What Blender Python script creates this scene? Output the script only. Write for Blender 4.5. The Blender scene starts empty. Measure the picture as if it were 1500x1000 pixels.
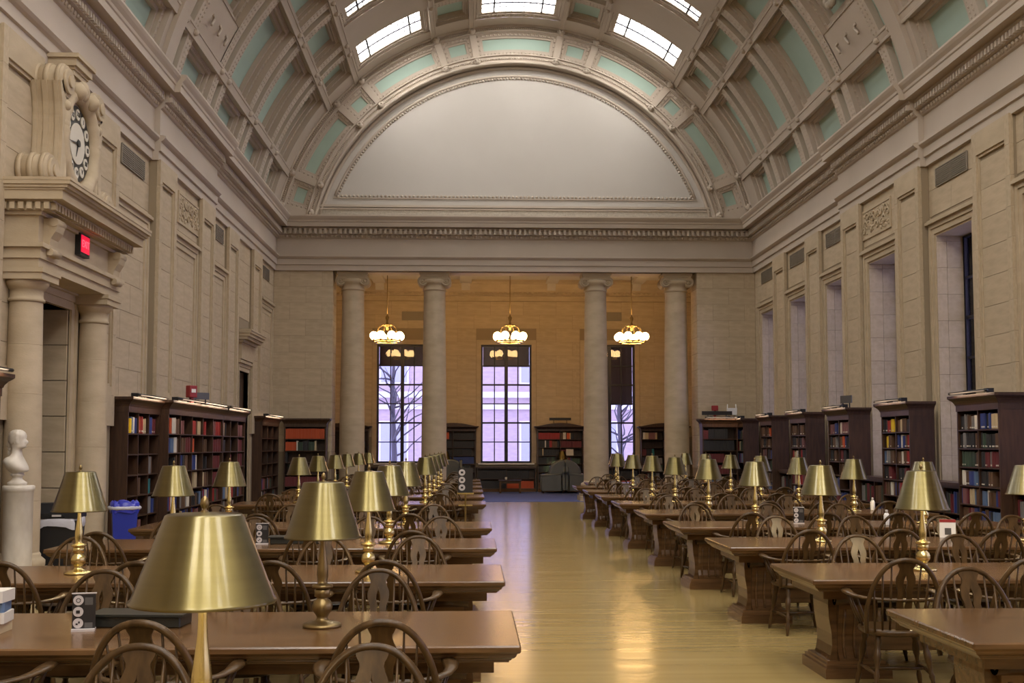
import bpy, bmesh, math, random
from mathutils import Vector, Matrix

rnd = random.Random(11)
SC = bpy.context.scene
COL = SC.collection
PI = math.pi
R_ = math.radians

# ------------------------------------------------------------------ camera, world, exposure
CAMZ = 1.72
cd = bpy.data.cameras.new('camera')
cd.sensor_width = 36.0
cd.lens = 36.0 * 1650 / 1500
cd.shift_y = 46.3 / 1500
cd.clip_end = 300
cam = bpy.data.objects.new('camera', cd)
COL.objects.link(cam)
cam.location = (0, 0, CAMZ)
cam.rotation_euler = (R_(90 + 3.7), 0, R_(-2.04))
SC.camera = cam

SC.view_settings.view_transform = 'Standard'
SC.view_settings.look = 'None'
SC.view_settings.gamma = 1.0
SC.view_settings.use_curve_mapping = False
SC.view_settings.exposure = 0.12
SC.cycles.max_bounces = 8
SC.cycles.diffuse_bounces = 5
SC.cycles.glossy_bounces = 4
SC.cycles.transparent_max_bounces = 12
SC.cycles.sample_clamp_indirect = 5.0
SC.cycles.sample_clamp_direct = 20.0
SC.cycles.caustics_reflective = False
SC.cycles.caustics_refractive = False

SKY = (0.66, 0.65, 1.0)
SKY_STRENGTH = 4.0
SKYLIGHT = 17.0
LAMP_W = 24.0
GLOBE = 22.0

w = bpy.data.worlds.new('sky')
SC.world = w
w.use_nodes = True
w.node_tree.nodes['Background'].inputs[0].default_value = (*SKY, 1)
w.node_tree.nodes['Background'].inputs[1].default_value = SKY_STRENGTH


def area(name, loc, rot, sx, sy, power, color, portal=False, spread=180):
    ld = bpy.data.lights.new(name, 'AREA')
    ld.shape = 'RECTANGLE'
    ld.size, ld.size_y = sx, sy
    ld.energy = power
    ld.color = color
    ld.spread = R_(spread)
    if portal:
        ld.cycles.is_portal = True
    o = bpy.data.objects.new(name, ld)
    COL.objects.link(o)
    o.location = loc
    o.rotation_euler = rot
    return o


# ------------------------------------------------------------------ materials
M = {}


def nodes_of(name):
    m = bpy.data.materials.new(name)
    m.use_nodes = True
    nt = m.node_tree
    return m, nt, nt.nodes['Principled BSDF'], nt.nodes.new, nt.links.new


def mat(key, col, rough=0.6, metal=0.0, col2=None, nscale=(4, 4, 4), detail=5, lo=0.35, hi=0.65, rand=0.0,
        bump=0.0, bscale=(60, 60, 60), emit=None, estr=0.0, spec=0.5, objcol=False, rough2=None, aniso=0.0, coat=0.0):
    m, nt, b, N, L = nodes_of(key)
    b.inputs['Roughness'].default_value = rough
    b.inputs['Metallic'].default_value = metal
    b.inputs['Specular IOR Level'].default_value = spec
    b.inputs['Anisotropic'].default_value = aniso
    b.inputs['Coat Weight'].default_value = coat
    b.inputs['Base Color'].default_value = (*col, 1)
    out = None
    tc = N('ShaderNodeTexCoord')
    if objcol:
        oi = N('ShaderNodeObjectInfo')
        out = oi.outputs['Color']
    if col2 is not None:
        mp = N('ShaderNodeMapping')
        mp.inputs['Scale'].default_value = nscale
        L(tc.outputs['Object'], mp.inputs['Vector'])
        nz = N('ShaderNodeTexNoise')
        nz.inputs['Scale'].default_value = 1.0
        nz.inputs['Detail'].default_value = detail
        L(mp.outputs['Vector'], nz.inputs['Vector'])
        mr = N('ShaderNodeMapRange')
        mr.inputs['From Min'].default_value = lo
        mr.inputs['From Max'].default_value = hi
        L(nz.outputs['Fac'], mr.inputs['Value'])
        mx = N('ShaderNodeMix')
        mx.data_type = 'RGBA'
        mx.inputs['A'].default_value = (*col, 1)
        mx.inputs['B'].default_value = (*col2, 1)
        L(mr.outputs['Result'], mx.inputs['Factor'])
        out = mx.outputs['Result']
        if rough2 is not None:
            mr2 = N('ShaderNodeMapRange')
            mr2.inputs['From Min'].default_value = lo
            mr2.inputs['From Max'].default_value = hi
            mr2.inputs['To Min'].default_value = rough
            mr2.inputs['To Max'].default_value = rough2
            L(nz.outputs['Fac'], mr2.inputs['Value'])
            L(mr2.outputs['Result'], b.inputs['Roughness'])
    if rand > 0:
        oi = N('ShaderNodeObjectInfo')
        mr = N('ShaderNodeMapRange')
        mr.inputs['To Min'].default_value = 1 - rand
        mr.inputs['To Max'].default_value = 1 + rand * 0.6
        L(oi.outputs['Random'], mr.inputs['Value'])
        mu = N('ShaderNodeMix')
        mu.data_type = 'RGBA'
        mu.blend_type = 'MULTIPLY'
        mu.inputs['Factor'].default_value = 1
        if out is not None:
            L(out, mu.inputs['A'])
        else:
            mu.inputs['A'].default_value = (*col, 1)
        L(mr.outputs['Result'], mu.inputs['B'])
        out = mu.outputs['Result']
    if out is not None:
        L(out, b.inputs['Base Color'])
    if bump > 0:
        mp = N('ShaderNodeMapping')
        mp.inputs['Scale'].default_value = bscale
        L(tc.outputs['Object'], mp.inputs['Vector'])
        nz = N('ShaderNodeTexNoise')
        nz.inputs['Scale'].default_value = 1.0
        nz.inputs['Detail'].default_value = 3
        L(mp.outputs['Vector'], nz.inputs['Vector'])
        bp = N('ShaderNodeBump')
        bp.inputs['Strength'].default_value = bump
        bp.inputs['Distance'].default_value = 0.01
        L(nz.outputs['Fac'], bp.inputs['Height'])
        L(bp.outputs['Normal'], b.inputs['Normal'])
    if emit is not None:
        b.inputs['Emission Color'].default_value = (*emit, 1)
        b.inputs['Emission Strength'].default_value = estr
    M[key] = m
    return m


mat('stone', (.50, .405, .285), .75, col2=(.43, .345, .235), nscale=(2.2, 2.2, 5), rand=.05, bump=.25, bscale=(30, 30, 70))
mat('stone_plain', (.49, .40, .28), .75, col2=(.43, .345, .235), nscale=(2, 2, 5), bump=.2, bscale=(30, 30, 60))
mat('joint', (.29, .23, .155), .9)
mat('plaster', (.49, .42, .355), .75, col2=(.45, .385, .32), nscale=(.7, .7, .7), bump=.1, bscale=(60, 60, 60))
mat('plaster_relief', (.47, .42, .355), .8, col2=(.38, .335, .28), nscale=(14, 14, 14), bump=.8, bscale=(34, 34, 34))
mat('lunette_plaster', (.515, .485, .455), .8, col2=(.485, .455, .425), nscale=(.5, .5, .5), detail=8)
mat('teal', (.37, .49, .43), .8, col2=(.34, .455, .40), nscale=(1, 1, 1))
mat('grille', (.27, .235, .19), .6, metal=.3)
mat('table_wood', (.140, .073, .030), .20, col2=(.080, .040, .016), nscale=(2.2, 22, 22), detail=4, rand=.12)
mat('chair_wood', (.078, .043, .016), .30, spec=.24, col2=(.044, .024, .009), nscale=(30, 30, 5), detail=5, rand=.18)
mat('case_wood', (.062, .030, .016), .38, col2=(.036, .017, .010), nscale=(20, 20, 2.5), detail=5, rand=.15)
mat('brass_shade', (.17, .137, .051), .34, metal=1, col2=(.153, .123, .045), nscale=(2, 2, 40), detail=2, rand=.08, aniso=.8, coat=.5)
M['brass_shade'].node_tree.nodes['Principled BSDF'].inputs['Coat Roughness'].default_value = .12
M['brass_shade'].node_tree.nodes['Principled BSDF'].inputs['Anisotropic Rotation'].default_value = .25
mat('brass', (.72, .60, .27), .24, metal=1)
mat('dark_brass', (.25, .18, .08), .35, metal=.9)
mat('shade_inside', (.85, .78, .6), .6)
mat('carpet', (.085, .115, .32), .95, col2=(.065, .09, .25), nscale=(60, 60, 60), bump=.5, bscale=(200, 200, 200))
mat('marble', (.66, .61, .54), .4, col2=(.52, .47, .40), nscale=(6, 6, 3), detail=8)
mat('bronze_frame', (.022, .020, .034), .45, metal=.2)
mat('black_plastic', (.012, .012, .014), .4)
mat('blue_plastic', (.015, .03, .33), .4)
mat('bag', (.55, .55, .62), .35, bump=.8, bscale=(14, 14, 14))
mat('bag_blue', (.04, .05, .45), .3, bump=.9, bscale=(12, 12, 12))
mat('white_paint', (.78, .76, .74), .5)
mat('book_cloth', (.3, .1, .1), .6, objcol=True)
mat('paper', (.66, .62, .54), .8)
mat('upholstery', (.12, .13, .125), .45, bump=.3, bscale=(120, 120, 120))
mat('red_paint', (.28, .02, .02), .45)
mat('sign_grey', (.09, .085, .085), .4)
mat('sign_dark', (.018, .016, .018), .35)
mat('icon', (.50, .46, .46), .5)
mat('dial', (.62, .58, .50), .5)
mat('blind', (.085, .07, .13), .8)
mat('snow', (.80, .80, .86), .8)
mat('brick_far', (.50, .40, .43), .9, col2=(.43, .34, .38), nscale=(3, 3, 9))
mat('far_trim', (.75, .74, .8), .9)
mat('far_glass', (.40, .42, .55), .4)
mat('bark', (.09, .085, .11), .9)
mat('globe', (1, .9, .75), .4, emit=(1.0, .60, .24), estr=GLOBE)
mat('skylight_glass', (.9, .9, .92), .4, emit=(1.0, .955, .88), estr=SKYLIGHT)
mat('bulb', (1, .9, .7), .4, emit=(1.0, .72, .36), estr=6)
mat('exit_red', (.5, .0, .03), .4, emit=(1.0, .01, .06), estr=.7)
mat('exit_letter', (.8, .2, .25), .4, emit=(1.0, .10, .16), estr=.85)
mat('low_box', (.02, .021, .018), .35)


def floor_mat():
    m, nt, b, N, L = nodes_of('floor_finish')
    tc = N('ShaderNodeTexCoord')
    mp = N('ShaderNodeMapping')
    mp.inputs['Scale'].default_value = (.35, 9, 1)
    L(tc.outputs['Object'], mp.inputs['Vector'])
    nz = N('ShaderNodeTexNoise')
    nz.inputs['Scale'].default_value = 1
    nz.inputs['Detail'].default_value = 6
    L(mp.outputs['Vector'], nz.inputs['Vector'])
    mx = N('ShaderNodeMix')
    mx.data_type = 'RGBA'
    mx.inputs['A'].default_value = (.29, .205, .075, 1)
    mx.inputs['B'].default_value = (.36, .265, .105, 1)
    L(nz.outputs['Fac'], mx.inputs['Factor'])
    L(mx.outputs['Result'], b.inputs['Base Color'])
    mr = N('ShaderNodeMapRange')
    mr.inputs['From Min'].default_value = .3
    mr.inputs['From Max'].default_value = .7
    mr.inputs['To Min'].default_value = .13
    mr.inputs['To Max'].default_value = .24
    L(nz.outputs['Fac'], mr.inputs['Value'])
    L(mr.outputs['Result'], b.inputs['Roughness'])
    mp2 = N('ShaderNodeMapping')
    mp2.inputs['Scale'].default_value = (.5, 7, 1)
    L(tc.outputs['Object'], mp2.inputs['Vector'])
    n2 = N('ShaderNodeTexNoise')
    n2.inputs['Scale'].default_value = 1
    n2.inputs['Detail'].default_value = 3
    L(mp2.outputs['Vector'], n2.inputs['Vector'])
    bp = N('ShaderNodeBump')
    bp.inputs['Strength'].default_value = .08
    bp.inputs['Distance'].default_value = .015
    L(n2.outputs['Fac'], bp.inputs['Height'])
    L(bp.outputs['Normal'], b.inputs['Normal'])
    b.inputs['Specular IOR Level'].default_value = .8
    M['floor'] = m


floor_mat()


def glass_mat():
    m = bpy.data.materials.new('window_glass')
    m.use_nodes = True
    nt = m.node_tree
    nt.nodes.clear()
    o = nt.nodes.new('ShaderNodeOutputMaterial')
    t = nt.nodes.new('ShaderNodeBsdfTransparent')
    t.inputs[0].default_value = (.93, .93, .97, 1)
    g = nt.nodes.new('ShaderNodeBsdfGlossy')
    g.inputs['Roughness'].default_value = .03
    f = nt.nodes.new('ShaderNodeFresnel')
    f.inputs[0].default_value = 1.45
    x = nt.nodes.new('ShaderNodeMixShader')
    nt.links.new(f.outputs[0], x.inputs[0])
    nt.links.new(t.outputs[0], x.inputs[1])
    nt.links.new(g.outputs[0], x.inputs[2])
    nt.links.new(x.outputs[0], o.inputs[0])
    M['glass'] = m


glass_mat()


# ------------------------------------------------------------------ mesh helpers
class MB:
    def __init__(s):
        s.v, s.f, s.sm, s.mi = [], [], [], []

    def add(s, vs, fs, smooth=False, mi=0):
        n = len(s.v)
        s.v += [tuple(p) for p in vs]
        s.f += [tuple(i + n for i in f) for f in fs]
        s.sm += [smooth] * len(fs)
        s.mi += [mi] * len(fs)
        return s

    def box(s, x0, x1, y0, y1, z0, z1, mi=0):
        if x0 > x1: x0, x1 = x1, x0
        if y0 > y1: y0, y1 = y1, y0
        if z0 > z1: z0, z1 = z1, z0
        vs = [(x0, y0, z0), (x1, y0, z0), (x1, y1, z0), (x0, y1, z0), (x0, y0, z1), (x1, y0, z1), (x1, y1, z1), (x0, y1, z1)]
        return s.add(vs, [(3, 2, 1, 0), (4, 5, 6, 7), (0, 1, 5, 4), (1, 2, 6, 5), (2, 3, 7, 6), (3, 0, 4, 7)], mi=mi)

    def cbox(s, x0, x1, y0, y1, z0, z1, c, mi=0):
        """box with all its edges chamfered by c"""
        vs = []
        for sx in (0, 1):
            for sy in (0, 1):
                for sz in (0, 1):
                    X = (x0, x1)[sx]; Y = (y0, y1)[sy]; Z = (z0, z1)[sz]
                    dx = c if sx == 0 else -c; dy = c if sy == 0 else -c; dz = c if sz == 0 else -c
                    vs += [(X, Y + dy, Z + dz), (X + dx, Y, Z + dz), (X + dx, Y + dy, Z)]
        bm = bmesh.new()
        for p in vs: bm.verts.new(p)
        bmesh.ops.convex_hull(bm, input=bm.verts[:])
        bmesh.ops.dissolve_limit(bm, angle_limit=.01, verts=bm.verts[:], edges=bm.edges[:])
        bm.verts.index_update()
        s.add([v.co[:] for v in bm.verts], [[v.index for v in f.verts] for f in bm.faces], mi=mi)
        bm.free()
        return s

    def lathe(s, prof, n=20, c=(0, 0, 0), smooth=True, cap=True, a0=0.0, a1=2 * PI, mi=0):
        full = abs(a1 - a0 - 2 * PI) < 1e-6
        k = n if full else n + 1
        vs = []
        for r, z in prof:
            for i in range(k):
                a = a0 + (a1 - a0) * i / n
                vs.append((c[0] + r * math.cos(a), c[1] + r * math.sin(a), c[2] + z))
        fs = []
        for j in range(len(prof) - 1):
            for i in range(n):
                i2 = (i + 1) % k
                fs.append((j * k + i, j * k + i2, (j + 1) * k + i2, (j + 1) * k + i))
        s.add(vs, fs, smooth, mi)
        if cap and full:
            b = len(s.v) - len(vs)
            if prof[0][0] > 1e-4:
                s.f.append(tuple(b + i for i in reversed(range(k)))); s.sm.append(False); s.mi.append(mi)
            if prof[-1][0] > 1e-4:
                t = b + (len(prof) - 1) * k
                s.f.append(tuple(t + i for i in range(k))); s.sm.append(False); s.mi.append(mi)
        return s

    def tube(s, pts, r, n=8, closed=False, smooth=True, flat=None, mi=0):
        """tube along pts; r scalar or list; flat=(a,b) gives an elliptic section, a sideways, b along the up axis"""
        P = [Vector(p) for p in pts]
        m = len(P)
        rs = r if isinstance(r, (list, tuple)) else [r] * m
        T = []
        for i in range(m):
            if closed:
                t = P[(i + 1) % m] - P[i - 1]
            else:
                t = P[min(i + 1, m - 1)] - P[max(i - 1, 0)]
            T.append(t.normalized())
        up = Vector((0, 0, 1))
        if abs(T[0].dot(up)) > .9: up = Vector((0, 1, 0))
        nrm = (up - T[0] * up.dot(T[0])).normalized()
        vs = []
        for i in range(m):
            nrm = (nrm - T[i] * nrm.dot(T[i])).normalized()
            bi = T[i].cross(nrm)
            a, b = (rs[i], rs[i]) if flat is None else (flat[0] * rs[i], flat[1] * rs[i])
            for k in range(n):
                an = 2 * PI * k / n
                vs.append(P[i] + nrm * (math.cos(an) * b) + bi * (math.sin(an) * a))
        fs = []
        for i in range(m if closed else m - 1):
            i2 = (i + 1) % m
            for k in range(n):
                k2 = (k + 1) % n
                fs.append((i * n + k, i * n + k2, i2 * n + k2, i2 * n + k))
        if not closed:
            fs.append(tuple(reversed(range(n))))
            fs.append(tuple((m - 1) * n + k for k in range(n)))
        return s.add(vs, fs, smooth, mi)

    def prism(s, poly, axis, a0, a1, smooth=False, mi=0):
        """polygon in the two other axes extruded along axis"""
        def P(u, v, a):
            return (a, u, v) if axis == 0 else ((u, a, v) if axis == 1 else (u, v, a))
        n = len(poly)
        vs = [P(u, v, a0) for u, v in poly] + [P(u, v, a1) for u, v in poly]
        s.add(vs, [(i, (i + 1) % n, n + (i + 1) % n, n + i) for i in range(n)], smooth, mi)
        return s.add(vs, [tuple(reversed(range(n))), tuple(range(n, 2 * n))], False, mi)

    def sph(s, c, r, nu=12, nv=8, sc=(1, 1, 1), smooth=True, mi=0):
        prof = [(max(1e-5, math.sin(PI * j / nv)) * r, -math.cos(PI * j / nv) * r) for j in range(nv + 1)]
        n0 = len(s.v)
        s.lathe(prof, nu, (0, 0, 0), smooth, cap=False, mi=mi)
        for i in range(n0, len(s.v)):
            p = s.v[i]
            s.v[i] = (c[0] + p[0] * sc[0], c[1] + p[1] * sc[1], c[2] + p[2] * sc[2])
        return s

    def xf(s, mtx, n0=0):
        for i in range(n0, len(s.v)):
            s.v[i] = tuple(mtx @ Vector(s.v[i]))
        return s

    def mesh(s, name, m, fixn=True):
        me = bpy.data.meshes.new(name)
        me.from_pydata(s.v, [], s.f)
        for x in (m if isinstance(m, (list, tuple)) else [m]):
            me.materials.append(M[x] if isinstance(x, str) else x)
        me.polygons.foreach_set('use_smooth', s.sm)
        me.polygons.foreach_set('material_index', s.mi)
        if fixn:
            bm = bmesh.new()
            bm.from_mesh(me)
            bmesh.ops.recalc_face_normals(bm, faces=bm.faces[:])
            bm.to_mesh(me)
            bm.free()
        me.update()
        return me

    def build(s, name, m, parent=None, loc=(0, 0, 0), rz=0.0):
        return put(name, s.mesh(name, m), parent, loc, rz)


def put(name, me, parent=None, loc=(0, 0, 0), rz=0.0, scale=None, rot=None):
    o = bpy.data.objects.new(name, me)
    COL.objects.link(o)
    if parent is not None: o.parent = parent
    o.location = loc
    o.rotation_euler = rot if rot else (0, 0, rz)
    if scale: o.scale = scale
    return o


def empty(name, loc=(0, 0, 0), rz=0.0, parent=None):
    return put(name, None, parent, loc, rz)


def tag(o, label=None, cat=None, group=None, kind=None):
    if label: o['label'] = label
    if cat: o['category'] = cat
    if group: o['group'] = group
    if kind: o['kind'] = kind
    return o


def copy_tree(o, parent=None):
    c = o.copy()
    COL.objects.link(c)
    if parent is not None: c.parent = parent
    for ch in o.children:
        copy_tree(ch, c)
    return c


ORD = ['zeroth', 'first', 'second', 'third', 'fourth', 'fifth', 'sixth', 'seventh', 'eighth', 'ninth', 'tenth', 'eleventh',
       'twelfth', 'thirteenth', 'fourteenth', 'fifteenth', 'sixteenth', 'seventeenth', 'eighteenth', 'nineteenth', 'twentieth']


def ordn(i):
    return ORD[i] if i < len(ORD) else '%dth' % i


# ------------------------------------------------------------------ dimensions
XL, XR, XC = -6.18, 8.94, 1.38
YE, YA, YN = 35.1, 42.6, -24.0
YNEAR = 11.0     # towards the camera and behind it the side walls are plainer
ZW = 7.2
CZ, RV = 7.34, 7.62
RDEP = .14
YRING = YE - .24       # depth of the splayed ring
PIL = [(31.35, 32.6), (28.15, 29.4), (24.9, 26.15), (21.5, 22.75), (17.95, 19.35), (14.5, 15.9), (11.1, 12.5)]
BAY = [(32.6, 35.1), (29.4, 31.35), (26.15, 28.15), (22.75, 24.9), (19.35, 21.5), (15.9, 17.95), (12.5, 14.5)]
CH = ZW / 14


def sx(side, p):
    return XL + p if side == 'left' else XR - p


UNIT = MB().cbox(-.5, .5, -.5, .5, -.5, .5, .012).mesh('stone_block', 'stone')


def lay_blocks(parent, frame, u0, u1, z0, z1, p, skip=(), length=1.12, phase=0):
    """courses of ashlar on a wall face. frame(u, p, z) -> centre, axis 'x' or 'y' for the run; skip = (u0,u1,z0,z1) openings"""
    fn, ax, t = frame
    j0, j1 = int(round(z0 / CH)), int(round(z1 / CH))
    for j in range(j0, j1):
        za, zb = j * CH, (j + 1) * CH
        segs = [(u0, u1)]
        for (a, b, c, d) in skip:
            if zb - .05 > c and za + .05 < d:
                new = []
                for (s0, s1) in segs:
                    if b <= s0 or a >= s1: new.append((s0, s1)); continue
                    if a - s0 > .04: new.append((s0, a))
                    if s1 - b > .04: new.append((b, s1))
                segs = new
        off = (j + phase) % 2 * length * .5
        for (s0, s1) in segs:
            cuts = [s0]
            k = math.ceil((s0 - u0 + .25 - off) / length)
            x = u0 + off + k * length
            while x < s1 - .25:
                if x - s0 > .25: cuts.append(x)
                x += length
            cuts.append(s1)
            for a, b in zip(cuts, cuts[1:]):
                c = fn((a + b) / 2, p - t / 2, (za + zb) / 2)
                sc = (b - a - .008, t, CH - .008) if ax == 'x' else (t, b - a - .008, CH - .008)
                put('stone_block', UNIT, parent, c, scale=sc)


def side_frame(side):
    return (lambda u, p, z: (sx(side, p), u, z)), 'y', .05


# ------------------------------------------------------------------ floor
fl = MB().box(XL - 1.5, XR + 1, YN, YE - .2, -.1, 0).build('floor', 'floor')
tag(fl, kind='structure')
cp = MB().box(XL, XR, YE - .2, YA + .4, -.1, .012).build('floor_carpet', 'carpet')
tag(cp, kind='structure')

# ------------------------------------------------------------------ entablature profile (offset from wall, z)
ENT = [(0, 7.18), (.07, 7.18), (.07, 7.345), (.11, 7.36), (.11, 7.53), (.16, 7.56), (.20, 7.60), (.20, 7.64), (.09, 7.66), (.09, 8.17),
       (.13, 8.19), (.17, 8.25), (.17, 8.29), (.24, 8.30), (.24, 8.42), (.27, 8.44), (.27, 8.50), (.46, 8.50), (.47, 8.62), (.49, 8.64), (.50, 8.69),
       (.55, 8.75), (.58, 8.80), (.58, 8.84), (.10, 8.86), (0, 8.86)]


def ent_side(side, y0, y1, extra, parent):
    mb = MB()
    poly = [((sx(side, p + (extra if 0 < p else 0))), z) for p, z in ENT]
    mb.prism(poly, 1, y0, y1)
    mb.build('entablature', 'plaster', parent)
    d = MB()
    b = MB()
    y = y0 + .05
    while y < y1 - .05:
        xa, xb = sx(side, .24 + extra), sx(side, .30 + extra)
        d.box(xa, xb, y, y + .065, 8.31, 8.41)
        b.sph((sx(side, .17 + extra), y + .05, 8.25), .042, 6, 4, (.8, 1, 1))
        y += .125
    o = d.build('dentil_band', 'plaster', parent); o['kind'] = 'stuff'
    o = b.build('egg_moulding', 'plaster', parent); o['kind'] = 'stuff'


# ------------------------------------------------------------------ window maker (local: x across, z up, faces -y)
def make_window(name, width, height, cols, rows, blind_rows=0.0, label=None):
    root = empty(name)
    fr = MB()
    hw = width / 2
    for a, b in ((-hw, -hw + .07), (hw - .07, hw)):
        fr.box(a, b, -.05, .05, 0, height)
    fr.box(-hw + .07, hw - .07, -.05, .05, 0, .07)
    fr.box(-hw + .07, hw - .07, -.05, .05, height - .08, height)
    fr.build('frame', 'bronze_frame', root)
    xs = [-hw + .07 + (width - .14) * i / cols for i in range(cols + 1)]
    zs = [.07 + (height - .15) * i / rows for i in range(rows + 1)]
    for i in range(1, cols):
        t = .065 if (cols % 2 == 0 and i == cols // 2) else .02
        MB().box(xs[i] - t, xs[i] + t, -.04, .04, .07, height - .08).build('mullion', 'bronze_frame', root)
    for j in range(1, rows):
        t = .032 if j in (2, 4) else .02
        MB().box(-hw + .07, hw - .07, -.035, .035, zs[j] - t, zs[j] + t).build('glazing_bar', 'bronze_frame', root)
    pm = MB().box(0, xs[1] - xs[0], -.004, .004, 0, zs[1] - zs[0]).mesh('pane', 'glass')
    for i in range(cols):
        for j in range(rows):
            put('pane', pm, root, (xs[i], 0, zs[j]))
    if blind_rows > 0:
        zb = height - .08 - blind_rows * (zs[1] - zs[0])
        MB().box(-hw + .08, hw - .08, .07, .075, zb, height - .06).build('roller_blind', 'blind', root)
    tag(root, kind='structure')
    return root


# ------------------------------------------------------------------ side walls
WZ0, WZ1, WHW = 1.02, 5.80, .82
NEARW = [9.4 - 3.5 * k for k in range(9)]
wins = [33.5, 30.38, 27.15, 23.82, 20.42, 16.92, 13.45]


def wall_with_holes(mb, side, y0, y1, holes, p0=-.012, thick=.75):
    xa, xb = sx(side, p0), sx(side, p0 - thick)
    ys = y0
    for (a, b, c, d) in sorted(holes):
        mb.box(xa, xb, ys, a, 0, ZW)
        if c > 0: mb.box(xa, xb, a, b, 0, c)
        mb.box(xa, xb, a, b, d, ZW)
        ys = b
    mb.box(xa, xb, ys, y1, 0, ZW)


def trim_frame(mb, side, yc, hw, z0, z1, p, wdt=.2):
    """moulded stone architrave with two fascias around an opening"""
    for k, (o0, o1, q) in enumerate(((0, wdt * .55, .03), (wdt * .55, wdt, .055))):
        xa, xb = sx(side, p - .01), sx(side, p + q)
        for s in (-1, 1):
            mb.box(xa, xb, yc + s * (hw + o0), yc + s * (hw + o1), z0, z1 + o1)
        mb.box(xa, xb, yc - hw - o0, yc + hw + o0, z1 + o0, z1 + o1)
    xa, xb = sx(side, p - .01), sx(side, p + .11)
    mb.box(xa, xb, yc - hw - wdt - .05, yc + hw + wdt + .05, z1 + wdt, z1 + wdt + .06)
    mb.box(xa, sx(side, p + .08), yc - hw - wdt - .02, yc + hw + wdt + .02, z1 + wdt + .06, z1 + wdt + .09)


def make_vent(parent, loc, wdt, hgt, axis, sgn):
    """louvred grille in a slim stone surround; axis 'y' lies on a side wall (normal sgn along x), 'x' on an end wall"""
    f = MB()
    f.box(-wdt / 2, wdt / 2, 0, .012, 0, hgt)
    n = 9
    for i in range(n + 1):
        z = hgt * i / n
        f.box(-wdt / 2, wdt / 2, -.018, 0, z - .009, z + .009)
    for i in range(3):
        x = -wdt / 2 + wdt * i / 2
        f.box(x - .012, x + .012, -.022, 0, 0, hgt)
    o = f.build('vent', 'grille', parent, loc, rz=(0 if axis == 'x' else (PI / 2 if sgn > 0 else -PI / 2)))
    return o


def carved_panel(parent, side, yc, z0, z1, hw, p):
    mb = MB()
    x0, x1 = sx(side, p - .02), sx(side, p + .012)
    mb.box(x0, x1, yc - hw, yc + hw, z0, z1)
    r2 = random.Random(3)
    for s in (-1, 1):
        for k in range(7):
            cy = yc + s * hw * (.1 + .13 * k)
            cz = z0 + (z1 - z0) * (.5 + .27 * math.sin(k * 1.7 + s))
            pts = [(sx(side, p + .03), cy + .10 * math.cos(t) * (1 - t / 9), cz + .10 * math.sin(t) * (1 - t / 9)) for t in [i * .5 for i in range(15)]]
            mb.tube(pts, .018, 5)
    for k in range(90):
        mb.sph((sx(side, p + .02), yc + r2.uniform(-hw, hw) * .95, r2.uniform(z0 + .03, z1 - .03)), r2.uniform(.018, .045), 6, 4, (.6, 1, 1))
    fr = MB()
    for (a, b, c, d) in ((yc - hw - .05, yc + hw + .05, z1, z1 + .05), (yc - hw - .05, yc + hw + .05, z0 - .05, z0), (yc - hw - .05, yc - hw, z0, z1), (yc + hw, yc + hw + .05, z0, z1)):
        fr.box(sx(side, p - .02), sx(side, p + .03), a, b, c, d)
    o = mb.build('carved_panel', 'stone_plain', parent)
    fr.build('panel_frame', 'stone_plain', parent)


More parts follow.
